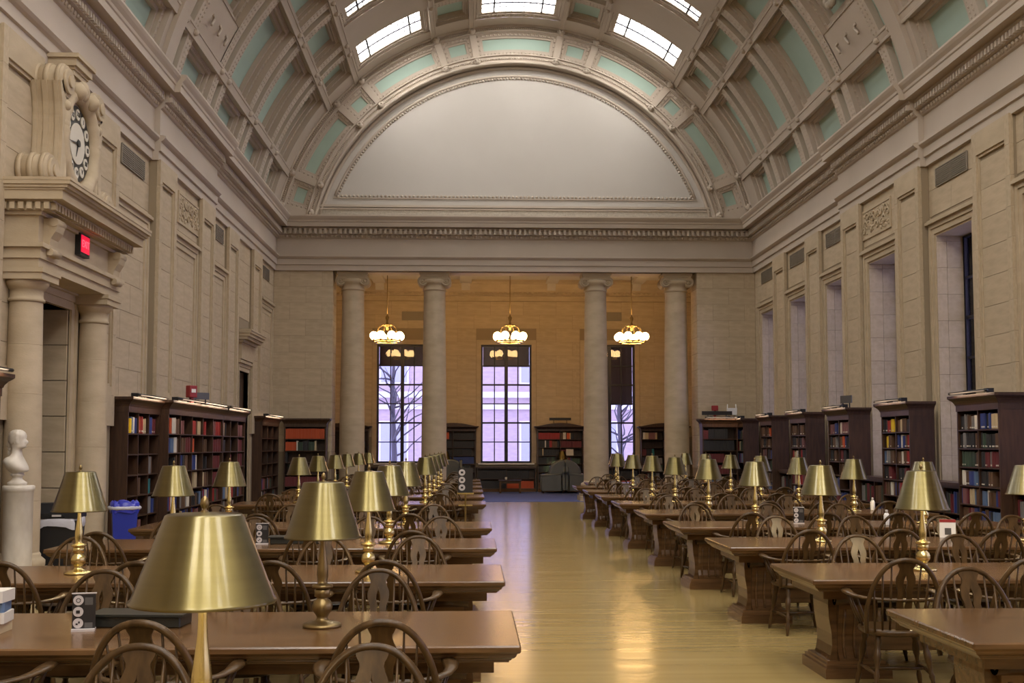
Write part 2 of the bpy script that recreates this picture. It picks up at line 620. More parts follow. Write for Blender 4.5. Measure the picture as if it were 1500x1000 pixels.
def make_wall(side):
    root_mb = MB()
    if side == 'right':
        holes = [(y - WHW, y + WHW, WZ0, WZ1) for y in wins]
    else:
        holes = [(15.5, 17.4, 0, 3.8), (30.0, 31.3, 0, 3.72)]
    wall_with_holes(root_mb, side, YNEAR, YE, holes)
    near = MB()
    wall_with_holes(near, side, YN, YNEAR, [(y - WHW, y + WHW, WZ0, WZ1) for y in NEARW] if side == 'right' else [], p0=0)
    near.box(sx(side, 0), sx(side, -.75), YN, YNEAR, ZW, 8.9)
    tag(near.build('wall_%s_near' % side, 'stone_plain'), kind='structure')
    # the slightly advanced bay between the paired pilasters
    xa, xb = sx(side, -.012), sx(side, .09)
    if side == 'left':
        root_mb.box(xa, xb, PIL[3][0], PIL[2][1], 0, ZW)
    else:
        y = wins[3]
        root_mb.box(xa, xb, PIL[3][0], y - WHW, 0, ZW)
        root_mb.box(xa, xb, y + WHW, PIL[2][1], 0, ZW)
        root_mb.box(xa, xb, y - WHW, y + WHW, WZ1, ZW)
        root_mb.box(xa, xb, y - WHW, y + WHW, 0, WZ0)
    root_mb.box(sx(side, 0), sx(side, -.75), YNEAR, YE, ZW, 8.9)
    wl = root_mb.build('wall_' + side, 'joint')
    tag(wl, kind='structure')
    fr = side_frame(side)
    for i, (a, b) in enumerate(BAY):
        yc = wins[i] if i < 7 else (a + b) / 2
        p = .10 if i == 3 else 0.0
        skip = []
        if i < 7:
            skip.append((yc - WHW - .2, yc + WHW + .2, (WZ0 if side == 'right' else 2.0), WZ1 + .2))
        zb = 2 * CH
        if side == 'left':
            if i == 6: skip = []
            if i == 5:
                skip = [(14.7, 18.3, 0, 5.1)]
            if i == 1:
                skip = [(29.75, 31.55, 0, 4.85)]
            zb = 0 if i >= 5 else 3 * CH
            if i in (0, 2, 3, 4):
                skip = []
        lay_blocks(wl, fr, a + .004, b - .004, zb, ZW, p, skip, phase=i)
        # frame of the window or of the blind window
        t = MB()
        if side == 'right' and i < 7:
            trim_frame(t, side, yc, WHW, WZ0, WZ1, p)
            t.build('window_surround', 'stone_plain', wl)
            # jamb ashlar of the deep reveal
            for s in (-1, 1):
                for j in range(2, 12):
                    z0, z1 = max(j * CH, WZ0), min((j + 1) * CH, WZ1)
                    for (q0, q1) in ((p, -.20), (-.20, -.52)):
                        x0, x1 = sx(side, q0), sx(side, q1)
                        put('jamb_block', UNIT, wl, ((x0 + x1) / 2, yc + s * (WHW - .018), (z0 + z1) / 2), scale=(abs(x1 - x0) - .006, .04, z1 - z0 - .006))
            MB().box(sx(side, p), sx(side, -.55), yc - WHW, yc + WHW, WZ1 - .04, WZ1).build('lintel', 'stone_plain', wl)
        elif side == 'left' and i in (0, 2, 3, 4):
            trim_frame(t, side, (a + b) / 2, .80, 2.06, 5.80, p)
            t.build('blind_window_surround', 'stone_plain', wl)
        if i != 3:
            if not (side == 'left' and i == 1) and i < 7:
                make_vent(wl, (sx(side, p + .012), yc, 6.70), 1.36, .34, 'y', 1 if side == 'left' else -1)
        else:
            carved_panel(wl, side, yc + .25, 6.38, 6.94, .82, p)
    for i, (a, b) in enumerate(PIL):
        p = .10 if i in (2, 3) else 0.0
        pl = MB()
        x0 = sx(side, p - .01)
        pl.box(x0, sx(side, p + .045), a, b, 0, ZW)
        po = pl.build('pilaster', 'joint', wl)
        zlo = 2.06 if side == 'left' else 2 * CH
        ra = MB()
        xr = sx(side, p + .115)
        xi = sx(side, p + .04)
        for (u0, u1) in ((a, a + .17), (b - .17, b)):
            for j in range(int(zlo / CH), 14):
                z0, z1 = j * CH + .002, (j + 1) * CH - .002
                put('stone_block', UNIT, po, ((xi + xr) / 2, (u0 + u1) / 2, (z0 + z1) / 2), scale=(.075, u1 - u0, z1 - z0))
        ra.box(xi, xr, a + .17, b - .17, 6.80, ZW)
        ra.box(xi, xr, a + .17, b - .17, 2.06, 2.72)
        xm = sx(side, p + .085)
        for (c, d) in ((a + .17, a + .21), (b - .21, b - .17)):
            ra.box(xi, xm, c, d, 2.72, 6.80)
        ra.box(xi, xm, a + .21, b - .21, 6.75, 6.80)
        ra.box(xi, xm, a + .21, b - .21, 2.72, 2.77)
        ra.build('panel_moulding', 'stone_plain', po)
        lay_blocks(po, side_frame(side), a + .21, b - .21, 5 * CH, 13 * CH, p + .058, length=3)
    # entablature: breaks forward over the paired pilasters
    segs = [(YN, PIL[3][0] - .05, 0), (PIL[3][0] - .05, PIL[2][1] + .15, .11), (PIL[2][1] + .15, YE, 0)]
    for s in segs: ent_side(side, *s, wl)
    return wl


WL = make_wall('left')
WR = make_wall('right')

# windows of the right wall, each in its deep reveal
for i, y in enumerate(wins):
    wn = make_window('window_%d' % (i + 1), 2 * WHW, WZ1 - WZ0, 2, 6)
    wn.location = (sx('right', -.58), y, WZ0)
    wn.rotation_euler = (0, 0, -PI / 2)
    MB().box(-WHW - .02, WHW + .02, -.62, .05, -.07, 0).build('sill', 'stone_plain', wn)
    area('daylight_portal', (sx('right', -.70), y, (WZ0 + WZ1) / 2), (0, R_(90), 0), WZ1 - WZ0, 2 * WHW, 1, (1, 1, 1), portal=True)

for k, y in enumerate(NEARW):
    wn = make_window('window_%d' % (80 + k), 2 * WHW, WZ1 - WZ0, 2, 3)
    wn.location = (sx('right', -.58), y, WZ0)
    wn.rotation_euler = (0, 0, -PI / 2)
    area('daylight_portal', (sx('right', -.70), y, (WZ0 + WZ1) / 2), (0, R_(90), 0), WZ1 - WZ0, 2 * WHW, 1, (1, 1, 1), portal=True)

# ------------------------------------------------------------------ end wall, piers, beam, columns
ew = MB()
ew.box(XL - .75, -4.36, YE + .012, YE + 1.0, 0, ZW)
ew.box(7.10, XR + .75, YE + .012, YE + 1.0, 0, ZW)
ew.box(XL - .75, XR + .75, YE, YE + 1.0, ZW, 8.9)
EWO = ew.build('wall_end', 'joint')
tag(EWO, kind='structure')
endf = (lambda u, p, z: (u, YE - p, z)), 'x', .05
lay_blocks(EWO, endf, XL, -4.36, 3 * CH, ZW, 0, length=1.0)
lay_blocks(EWO, endf, 7.10, XR, 3 * CH, ZW, 0, length=1.0)
for x, s in ((-4.36, 1), (7.10, -1)):
    for j in range(2, 14):
        put('stone_block', UNIT, EWO, (x - s * .02, YE + .5, (j + .5) * CH), scale=(.06, .98, CH - .012))
e = MB().prism([(YE - p, z) for p, z in ENT], 0, XL, XR)
e.build('entablature', 'plaster', EWO)
d, b = MB(), MB()
x = XL + .35
while x < XR - .35:
    d.box(x, x + .075, YE - .36, YE - .24, 8.29, 8.45)
    b.sph((x + .05, YE - .17, 8.24), .05, 6, 4)
    x += .155
o = d.build('dentil_band', 'plaster', EWO); o['kind'] = 'stuff'
o = b.build('egg_moulding', 'plaster', EWO); o['kind'] = 'stuff'
# soffit panels of the beam, seen lit from the alcove
sf = MB()
for (a, b_) in ((-3.3, -1.65), (-.75, 3.45), (4.4, 6.0)):
    sf.box(a, b_, YE + .2, YE + .8, ZW - .03, ZW)
sf.build('soffit_panel', 'plaster', EWO)

# lunette above
lu = MB().box(XL - .6, XR + .6, YE, YE + .3, 8.84, 15.2).build('wall_lunette', 'lunette_plaster')
tag(lu, kind='structure')


def arc(Rr, a0, a1, n, y, cz=CZ):
    return [(XC + Rr * math.sin(R_(a0 + (a1 - a0) * i / n)), y, cz + Rr * math.cos(R_(a0 + (a1 - a0) * i / n))) for i in range(n + 1)]


TB = math.degrees(math.acos((9.55 - CZ) / 6.08))
MB().tube(arc(6.10, -TB, TB, 72, YE), .045, 6).build('arch_moulding', 'plaster', lu)
MB().tube(arc(6.36, -76, 76, 72, YE), .06, 6).build('arch_moulding', 'plaster', lu)
bd = MB()
n = 150
for p in arc(6.02, -TB, TB, n, YE - .015): bd.sph(p, .042, 6, 4)
xx = XC - 5.6
while xx < XC + 5.6:
    bd.sph((xx, YE - .01, 9.55), .045, 6, 4); xx += .125
o = bd.build('bead_moulding', 'plaster', lu); o['kind'] = 'stuff'
ba = MB()
ba.box(XC - 5.75, XC + 5.75, YE - .03, YE, 9.47, 9.50)
ba.box(XC - 6.2, XC + 6.2, YE - .05, YE, 9.20, 9.27)
ba.box(XC - 6.9, XC + 6.9, YE - .09, YE, 8.86, 8.93)
ba.box(XC - 6.9, XC + 6.9, YE - .06, YE, 9.12, 9.15)
ba.build('base_moulding', 'plaster', lu)
MB().box(XC - 6.3, XC + 6.3, YE - .035, YE, 8.95, 9.12).build('relief_band', 'plaster_relief', lu)


# columns
def volute(mb, cx, cy, cz, r, s):
    """spiral of an ionic capital seen on the face"""
    pts = []
    for i in range(34):
        t = i / 33
        a = PI / 2 + s * t * 4.4 * PI
        rr = r * (1 - t) ** .9 * .86 + .01
        pts.append((cx + rr * math.cos(a), cy, cz + rr * math.sin(a)))
    mb.tube(pts, [.034 * (1 - .6 * i / 33) for i in range(34)], 6)
    mb.sph((cx, cy, cz), .045, 8, 6)


def drum(ra, rb, a, b, n):
    m_ = MB().lathe([(ra - .004, a), (ra, a + .005)], n, cap=False)
    m_.lathe([(ra, a + .005), (rb, b - .005)], n, cap=False)
    return m_.lathe([(rb, b - .005), (rb - .004, b)], n, cap=False)


def column_meshes():
    out = []
    zs = [0.62, 1.5, 2.4, 3.3, 4.2, 5.1, 5.95, 6.62]
    for a, b_ in zip(zs, zs[1:]):
        ra = .395 - .055 * max(0, (a - 2.0) / 4.7)
        rb = .395 - .055 * max(0, (b_ - 2.0) / 4.7)
        out.append(('drum', drum(ra, rb, a, b_, 40).mesh('drum', 'stone')))
    bs = MB().lathe([(.54, .16), (.55, .20), (.55, .27), (.53, .31), (.46, .33), (.44, .38), (.46, .44), (.49, .46), (.49, .53), (.46, .56), (.41, .58), (.395, .63)], 40)
    bs.box(-.56, .56, -.56, .56, 0, .16)
    out.append(('base', bs.mesh('base', 'stone_plain')))
    c = MB()
    c.lathe([(.34, 6.60), (.375, 6.62), (.375, 6.65), (.345, 6.67), (.345, 6.78), (.37, 6.80), (.43, 6.86), (.44, 6.93), (.40, 6.97)], 40)
    c.box(-.47, .47, -.40, .40, 7.10, 7.18)
    c.box(-.44, .44, -.37, .37, 7.05, 7.10)
    c.box(-.42, .42, -.34, .34, 6.96, 7.05)
    for s in (-1, 1):
        n0 = len(c.v)
        c.lathe([(.165, -.30), (.165, -.22), (.12, -.08), (.11, 0), (.12, .08), (.165, .22), (.165, .30)], 20)
        c.xf(Matrix.Translation((s * .37, 0, 6.90)) @ Matrix.Rotation(PI / 2, 4, 'X'), n0)
        for f in (-1, 1):
            volute(c, s * .37, f * .31, 6.90, .165, s * f * -1 if f < 0 else s)
    for k in range(9):
        a = PI + PI * (k + .5) / 9
        c.sph((.40 * math.cos(a), .40 * math.sin(a), 6.89), .045, 6, 5, (.8, .8, 1.3))
    out.append(('capital', c.mesh('capital', 'stone_plain')))
    return out


CM = column_meshes()
for k, x in enumerate((-3.76, -1.19, 3.93, 6.50)):
    c = empty('column', (x, YE + .48, 0))
    tag(c, kind='structure')
    for nme, me in CM: put(nme, me, c)

# ------------------------------------------------------------------ alcove
ab = MB()
AW = [(-2.63, 1.08), (1.30, 1.08), (5.24, 1.08)]
AHW = .96
ys = XL - .75
for (c, z0) in AW:
    ab.box(ys, c - AHW, YA + .012, YA + .55, 0, 8.2)
    ab.box(c - AHW, c + AHW, YA + .012, YA + .55, 0, z0)
    ab.box(c - AHW, c + AHW, YA + .012, YA + .55, 5.56, 8.2)
    ys = c + AHW
ab.box(ys, XR + .75, YA + .012, YA + .55, 0, 8.2)
AB = ab.build('wall_alcove', 'joint')
tag(AB, kind='structure')
af = (lambda u, p, z: (u, YA - p, z)), 'x', .05
lay_blocks(AB, af, XL, XR, 4 * CH, ZW, 0, [(c - AHW - .18, c + AHW + .18, 0, 5.75) for c, _ in AW], length=1.25)
for c, z0 in AW:
    t = MB()
    for s in (-1, 1): t.box(c + s * AHW, c + s * (AHW + .17), YA - .03, YA + .03, z0, 5.73)
    t.box(c - AHW, c + AHW, YA - .03, YA + .03, 5.56, 5.73)
    t.build('window_surround', 'stone_plain', AB)
for x in (-2.6, 5.24):
    make_vent(AB, (x + (.5 if x < 0 else -.1), YA - .012, 6.48), 1.1, .32, 'x', 1)
cor = MB()
cor.prism([(YA, 7.22), (YA - .05, 7.22), (YA - .05, 7.40), (YA - .12, 7.42), (YA - .12, 7.50), (YA - .22, 7.56), (YA - .28, 7.64), (YA - .30, 7.70), (YA - .36, 7.82), (YA - .48, 7.90), (YA - .70, 7.96), (YA, 7.96)], 0, XL, XR)
cor.build('cornice', 'stone_plain', AB)
d = MB()
x = XL
while x < XR:
    d.box(x, x + .09, YA - .19, YA - .10, 7.42, 7.53); x += .185
o = d.build('dentil_band', 'stone_plain', AB); o['kind'] = 'stuff'
for s, x in (('left', XL), ('right', XR)):
    wa = MB().box(x, x + (-.75 if s == 'left' else .75), YE + 1.0, YA + .5, 0, 8.3).build('wall_alcove_' + s, 'stone_plain')
    tag(wa, kind='structure')
ac = MB().box(XL - .7, XR + .7, YE + .3, YA + .5, 7.95, 8.3)
for k in range(-4, 5):
    if abs(k) % 2 == 1:
        xb = XC + k * 1.62
        ac.box(xb - .22, xb + .22, YE + 1.0, YA, 7.84, 7.95)
        ac.prism([(YA - .55, 7.95), (YA - .40, 7.72), (YA - .15, 7.52), (YA, 7.45), (YA, 7.95)], 0, xb - .16, xb + .16)
ac.box(XL, XR, 38.1, 38.5, 7.86, 7.95)
ACO = ac.build('ceiling_alcove', 'lunette_plaster')
tag(ACO, kind='structure')

bl = [1.0, 1.0, 3.0]
for k, (c, z0) in enumerate(AW):
    wn = make_window('window_%d' % (60 + k), 2 * AHW, 5.56 - z0, 4, 6, blind_rows=bl[k] + (.05 if k else 0))
    wn.location = (c, YA + .16, z0)
    MB().box(-AHW - .1, AHW + .1, -.24, .05, -.06, 0).build('sill', 'white_paint', wn)
    area('daylight_portal', (c, YA + .62, (z0 + 5.56) / 2), (R_(90), 0, PI), 2 * AHW, 5.56 - z0, 1, (1, 1, 1), portal=True)
tag(MB().box(XL, XR, YN - .4, YN, 0, 15.4).build('wall_rear', 'stone_plain'), kind='structure')

# ------------------------------------------------------------------ vault
def vpt(u, v, w):
    a = R_(u); r = RV + w
    return (XC + r * math.sin(a), v, CZ + r * math.cos(a))


RI, RO = 6.43, 7.62
SL = math.hypot(RO - RI, RDEP)


def rpt(u, v, w):
    """splayed ring; v runs in metres from the lunette (0) to the vault (SL)"""
    a = R_(u); s = v / SL
    r = RI + (RO - RI) * s + w * RDEP / SL
    y = YRING - RDEP * s + w * (RO - RI) / SL
    return (XC + r * math.sin(a), y, CZ + r * math.cos(a))


def rect_loop(f, u0, u1, v0, v1, w, nu):
    us = [u0 + (u1 - u0) * i / nu for i in range(nu + 1)]
    return [f(u, v0, w) for u in us] + [f(u, v1, w) for u in reversed(us)]


def cell(f, u0, u1, v0, v1, steps, Rr, nu, bead_step=None, bead=.03, spacing=.12, rows2=False):
    """stepped coffer: returns (frame MB, panel MB)"""
    fr, pn = MB(), MB()
    deg = 180 / PI / Rr
    loops = []
    for ins, w in steps:
        loops.append(rect_loop(f, u0 + ins * deg, u1 - ins * deg, v0 + ins, v1 - ins, w, nu))
    n = len(loops[0])
    for a, b in zip(loops, loops[1:]):
        fr.add(a + b, [(i, (i + 1) % n, n + (i + 1) % n, n + i) for i in range(n)])
    ins, w = steps[-1]
    us = [u0 + ins * deg + (u1 - u0 - 2 * ins * deg) * i / nu for i in range(nu + 1)]
    pv = [f(u, v0 + ins, w) for u in us] + [f(u, v1 - ins, w) for u in us]
    pn.add(pv, [(i, i + 1, nu + 2 + i, nu + 1 + i) for i in range(nu)])
    if bead_step is not None:
        (ia, w), ib = steps[bead_step], steps[bead_step + 1][0]
        im = (ia + ib) / 2
        L1 = (u1 - u0) / deg - 2 * im
        L2 = v1 - v0 - 2 * im
        pts = []
        k = max(2, int(L1 / spacing))
        for i in range(k + 1):
            u = u0 + im * deg + (L1 * deg) * i / k
            pts += [(u, v0 + im), (u, v1 - im)]
        k = max(2, int(L2 / spacing))
        for i in range(1, k):
            v = v0 + im + L2 * i / k
            pts += [(u0 + im * deg, v), (u1 - im * deg, v)]
        for (u, v) in pts:
            du = bead * deg
            q = [f(u - du, v - bead, w), f(u + du, v - bead, w), f(u + du, v + bead, w), f(u - du, v + bead, w), f(u, v, w - bead)]
            fr.add(q, [(0, 1, 4), (1, 2, 4), (2, 3, 4), (3, 0, 4)])
    return fr, pn


TH = [10.0, 11.4, 19.3, 20.7, 40.2, 41.8, 49.3, 50.9, 67.4, 69.2, 77.6]
rows = [('sky', -TH[0], TH[0])]
for s in (-1, 1):
    for kind, a, b in (('narrow', TH[1], TH[2]), ('sky', TH[3], TH[4]), ('small', TH[5], TH[6]), ('tall', TH[7], TH[8]), ('low', TH[9], TH[10])):
        rows.append((kind, a, b) if s > 0 else (kind, -b, -a))
SLOT = [31.85, 28.75, 25.5, 22.35, 18.6, 15.2, 11.8]
COF = [(32.38, 33.85), (29.28, 31.32), (26.03, 28.22), (22.88, 24.97), (19.15, 21.25), (15.75, 18.05), (12.35, 14.65)]
YV0 = 11.2           # the coffering is built from here to the end wall; the vault behind the camera is plain
YEND = YRING - RDEP + .03
ceil_mb = MB()
# longitudinal ribs, slightly proud
ribs = [(-TH[10] - 1.6, -TH[10])] + [(-b, -a) for a, b in reversed([(TH[0], TH[1]), (TH[2], TH[3]), (TH[4], TH[5]), (TH[6], TH[7]), (TH[8], TH[9])])] + \
       [(TH[0], TH[1]), (TH[2], TH[3]), (TH[4], TH[5]), (TH[6], TH[7]), (TH[8], TH[9]), (TH[10], TH[10] + 1.6)]
for a, b in ribs:
    prof = [(a, 0), (a, -.05), ((a * .8 + b * .2), -.05), (a * .75 + b * .25, -.035), (a * .25 + b * .75, -.035), (a * .2 + b * .8, -.05), (b, -.05), (b, 0)]
    vs = [vpt(u, YV0, w) for u, w in prof] + [vpt(u, YEND, w) for u, w in prof]
    k = len(prof)
    ceil_mb.add(vs, [(i, i + 1, k + i + 1, k + i) for i in range(k - 1)])


def band(mb, u0, u1, v0, v1, w=0.0, nu=None):
    nu = nu or max(2, int(abs(u1 - u0) / 3) + 1)
    us = [u0 + (u1 - u0) * i / nu for i in range(nu + 1)]
    vs = [vpt(u, v0, w) for u in us] + [vpt(u, v1, w) for u in us]
    mb.add(vs, [(i, i + 1, nu + 2 + i, nu + 1 + i) for i in range(nu)], True)


cuts = sorted([c for c in COF] + [(s - .2, s + .2) for s in SLOT])
gaps = [(YV0, cuts[0][0])] + [(a[1], b[0]) for a, b in zip(cuts, cuts[1:])] + [(cuts[-1][1], YEND)]
SKYC = [(v0 + .05, v1 - (.95 if v1 < 33 else 0)) for v0, v1 in COF]
SKYC[0] = (32.2, 34.05)
scut = sorted(SKYC)
sgaps = [(YV0, scut[0][0])] + [(a[1], b[0]) for a, b in zip(scut, scut[1:])] + [(scut[-1][1], YEND)]
for kind, a, b in rows:
    for g0, g1 in (sgaps if kind == 'sky' else gaps): band(ceil_mb, a, b, g0, g1)
# plain barrel over the near end
band(ceil_mb, -79.2, -40.2, YN, YV0); band(ceil_mb, 40.2, 79.2, YN, YV0)
band(ceil_mb, -20.7, -10, YN, YV0); band(ceil_mb, 10, 20.7, YN, YV0)
NEARSKY = []
y = YV0
while y > YN + 3.3:
    NEARSKY.append((y - 3.2, y - .9))
    y -= 3.3
for kind, a, b in rows:
    if kind == 'sky':
        y = YV0
        for (v0, v1) in NEARSKY:
            band(ceil_mb, a, b, v1, y)
            y = v0
        band(ceil_mb, a, b, YN, y)
# plain transverse arch
for w0, (v0, v1) in ((-.10, (21.45, 21.95)),):
    us = [-78 + 156 * i / 60 for i in range(61)]
    vs = [vpt(u, v0, .02) for u in us] + [vpt(u, v0, w0) for u in us] + [vpt(u, v1, w0) for u in us] + [vpt(u, v1, .02) for u in us]
    fs = []
    for j in range(3):
        fs += [(j * 61 + i, j * 61 + i + 1, (j + 1) * 61 + i + 1, (j + 1) * 61 + i) for i in range(60)]
    ceil_mb.add(vs, fs, False)
# outer shell keeps daylight out
us = [-84 + 168 * i / 40 for i in range(41)]
vs = [vpt(u, YN, .9) for u in us] + [vpt(u, YE + .3, .9) for u in us]
ceil_mb.add(vs, [(i, i + 1, 42 + i, 41 + i) for i in range(40)])
CE = put('ceiling', ceil_mb.mesh('ceiling', 'plaster', fixn=False))
tag(CE, kind='structure')

ST = {'tall': [(0, 0), (.0, .15), (.13, .15), (.13, .25), (.22, .25), (.24, .36)],
      'low': [(0, 0), (0, .12), (.10, .12), (.10, .20), (.17, .20), (.18, .30)],
      'small': [(0, 0), (0, .12), (.10, .12), (.10, .20), (.15, .20), (.16, .30)],
      'narrow': [(0, 0), (0, .10), (.09, .10), (.09, .18), (.14, .18), (.15, .26)],
      'slot': [(0, 0), (.03, .0), (.04, .14)],
      'sky': [(0, 0), (0, .04), (.14, .05), (.14, .09), (.24, .09), (.24, .14)]}
sky_n = 10


def sky_panes(a, b, v0, v1, ins, w, root):
    """leaded skylight: panes with bars between them"""
    deg = 180 / PI / (RV + w)
    u0, u1 = a + ins * deg, b - ins * deg
    q0, q1 = v0 + ins, v1 - ins
    uc = [u0, u0 + (u1 - u0) * .17, u0 + (u1 - u0) * .83, u1]
    vc = [q0, (q0 + q1) / 2, q1]
    for i in range(3):
        for j in range(2):
            pm = MB()
            n = 4
            uu = [uc[i] + (uc[i + 1] - uc[i]) * k / n for k in range(n + 1)]
            vs = [vpt(u, vc[j], w) for u in uu] + [vpt(u, vc[j + 1], w) for u in uu]
            pm.add(vs, [(k, k + 1, n + 2 + k, n + 1 + k) for k in range(n)])
            pm.build('pane', 'skylight_glass', root)
    br = MB()
    for u in uc[1:3]:
        br.tube([vpt(u, q0, w - .03), vpt(u, q1, w - .03)], .034, 5)
    br.tube([vpt(u0 + (u1 - u0) * k / 10, vc[1], w - .03) for k in range(11)], .028, 5)
    for vq in (.25, .75):
        br.tube([vpt(u0 + (u1 - u0) * k / 10, q0 + (q1 - q0) * vq, w - .02) for k in range(11)], .013, 4)
    for k in range(1, 12):
        u = u0 + (u1 - u0) * k / 12
        br.tube([vpt(u, q0, w - .02), vpt(u, q1, w - .02)], .013, 4)
    br.build('glazing_bars', 'bronze_frame', root)


for kind, a, b in rows:
    nu = max(2, int((b - a) / 2.2))
    if kind == 'sky':
        for (v0, v1) in SKYC + NEARSKY:
            fr, _ = cell(vpt, a, b, v0, v1, ST['sky'], RV, nu, 1, .028)
            o = fr.build('window_%d' % sky_n, 'plaster'); sky_n += 1
            tag(o, kind='structure')
            sky_panes(a, b, v0, v1, .24, .13, o)
        continue
    else:
        for (v0, v1) in COF:
            a_, b_ = a, b
            if kind == 'tall' and v0 == COF[3][0]:
                # the coffer of the paired pilasters is shorter and carries a plain field below and a cartouche
                if a > 0: b_ = 60.5
                else: a_ = -60.5
                lo0, lo1 = (60.5, TH[8]) if a > 0 else (-TH[8], -60.5)
                pl_ = MB(); band(pl_, lo0, lo1, v0, v1, 0.02)
                for k in range(3):
                    cc = vpt((lo0 + lo1) / 2, v0 + .45 + .6 * k, -.02)
                    pl_.tube([(cc[0], cc[1] + .12 * math.sin(t), cc[2] + .16 * math.cos(t * .5) - .08) for t in [i * .6 for i in range(9)]], .03, 5)
                pl_.build('ornament_plate', 'plaster', CE)
                ct = MB()
                cc = vpt((a_ + b_) / 2, (v0 + v1) / 2, .22)
                ct.sph(cc, .26, 10, 8, (.7, .8, 1.1))
                for k in range(10):
                    an = 2 * PI * k / 10
                    ct.sph((cc[0], cc[1] + .30 * math.cos(an), cc[2] + .36 * math.sin(an)), .10, 6, 5)
                ct.build('cartouche', 'plaster_relief', CE)
            fr, pn = cell(vpt, a_, b_, v0, v1, ST[kind], RV, nu, 1, .03, .115)
            o = fr.build('coffer_frame', 'plaster', CE)
            pn.build('coffer_panel', 'teal', o)
    for s in SLOT:
        fr, pn = cell(vpt, a, b, s - .2, s + .2, ST['slot'], RV, nu)
        # egg and dart runs on the two ribs beside the slot
        Lr = (b - a) * PI / 180 * RV
        k = int(Lr / .10)
        for vv in (s - .31, s + .31, s - .45, s + .45):
            for i in range(k):
                u = a + (b - a) * (i + .5) / k
                h = .028
                du = h * 180 / PI / RV
                q = [vpt(u - du, vv - h, 0), vpt(u + du, vv - h, 0), vpt(u + du, vv + h, 0), vpt(u - du, vv + h, 0), vpt(u, vv, -h)]
                fr.add(q, [(0, 1, 4), (1, 2, 4), (2, 3, 4), (3, 0, 4)])
        o = fr.build('slot_frame', 'plaster', CE)
        pn.build('slot_panel', 'teal', o)
RM = MB().sph((0, 0, 0), .085, 10, 6)
for k in range(6):
    RM.sph((.075 * math.cos(k * PI / 3), .075 * math.sin(k * PI / 3), -.02), .035, 6, 4)
RM = RM.mesh('rosette', 'plaster')


def rosette(parent, p, ang_deg, sc=1.0):
    put('rosette', RM, parent, p, scale=(sc, sc, sc), rot=(0, R_(ang_deg) + PI, 0))


for (a, b) in ribs[1:-1]:
    for s in SLOT[:5]:
        for dv in (-.36, .36):
            rosette(CE, vpt((a + b) / 2, s + dv, -.045), (a + b) / 2, .9)

# splayed coffered ring
ring = MB()
TR = [10.0, 11.6, 18.8, 20.4, 39.4, 41.0, 47.4, 49.0, 67.0, 68.8, 75.4]
rrows = [('wide', -TR[0], TR[0])]
for s in (-1, 1):
    for a, b in ((TR[1], TR[2]), (TR[3], TR[4]), (TR[5], TR[6]), (TR[7], TR[8]), (TR[9], TR[10])):
        rrows.append(('c', a, b) if s > 0 else ('c', -b, -a))
V0, V1 = .30, SL - .22


def rband(mb, u0, u1, v0, v1, w=0.0):
    nu = max(1, int(abs(u1 - u0) / 3))
    us = [u0 + (u1 - u0) * i / nu for i in range(nu + 1)]
    vs = [rpt(u, v0, w) for u in us] + [rpt(u, v1, w) for u in us]
    mb.add(vs, [(i, i + 1, nu + 2 + i, nu + 1 + i) for i in range(nu)], True)


us = [-79 + 158 * i / 90 for i in range(91)]
vs = [(XC + RI * math.sin(R_(u)), YE + .01, CZ + RI * math.cos(R_(u))) for u in us] + [rpt(u, 0, 0) for u in us]
ring.add(vs, [(i, i + 1, 92 + i, 91 + i) for i in range(90)], True)
rband(ring, -79, 79, 0, V0); rband(ring, -79, 79, V1, SL + .05)
rgaps = [(-79, -TR[10])] + [(-b, -a) for a, b in ((TR[0], TR[1]), (TR[2], TR[3]), (TR[4], TR[5]), (TR[6], TR[7]), (TR[8], TR[9]))] + \
        [(TR[0], TR[1]), (TR[2], TR[3]), (TR[4], TR[5]), (TR[6], TR[7]), (TR[8], TR[9]), (TR[10], 79)]
for a, b in rgaps: rband(ring, a, b, V0, V1)
for v, w, t in ((.03, -.03, .045), (V0 - .02, -.01, .03), (V1 + .05, -.02, .035), (SL, -.02, .05)):
    ring.tube([rpt(-78 + 156 * i / 90, v, w) for i in range(91)], t, 6)
RG = put('ceiling_arch_ring', ring.mesh('ring', 'plaster', fixn=False))
tag(RG, kind='structure')
rb = MB()
for v in (.16, V1 + .13):
    for i in range(-150, 151):
        u = i * .5
        h = .034
        du = h * 180 / PI / 6.9
        rb.add([rpt(u - du, v - h, 0), rpt(u + du, v - h, 0), rpt(u + du, v + h, 0), rpt(u - du, v + h, 0), rpt(u, v, -h)], [(0, 1, 4), (1, 2, 4), (2, 3, 4), (3, 0, 4)])
o = put('egg_moulding', rb.mesh('egg', 'plaster', fixn=False), RG); o['kind'] = 'stuff'
for kind, a, b in rrows:
    nu = max(2, int((b - a) / 2.2))
    narrow = abs(b - a) < 9
    st = [(0, 0), (.01, .05), (.09, .05), (.10, .09), (.16, .09), (.17, .13)] if not narrow else [(0, 0), (.01, .05), (.10, .05), (.11, .09), (.17, .09), (.18, .13)]
    fr, pn = cell(rpt, a, b, V0, V1, st, 6.9, nu, 1, .03, .12)
    o = fr.build('coffer_frame', 'plaster', RG)
    pn.build('coffer_panel', 'teal', o)
for a, b in rgaps:
    for v in (.16, V1 + .12):
        rosette(RG, rpt((a + b) / 2 if abs(a) < 78 and abs(b) < 78 else (a if a > 0 else b) * 1.006, v, -.03), (a + b) / 2, 1.25)

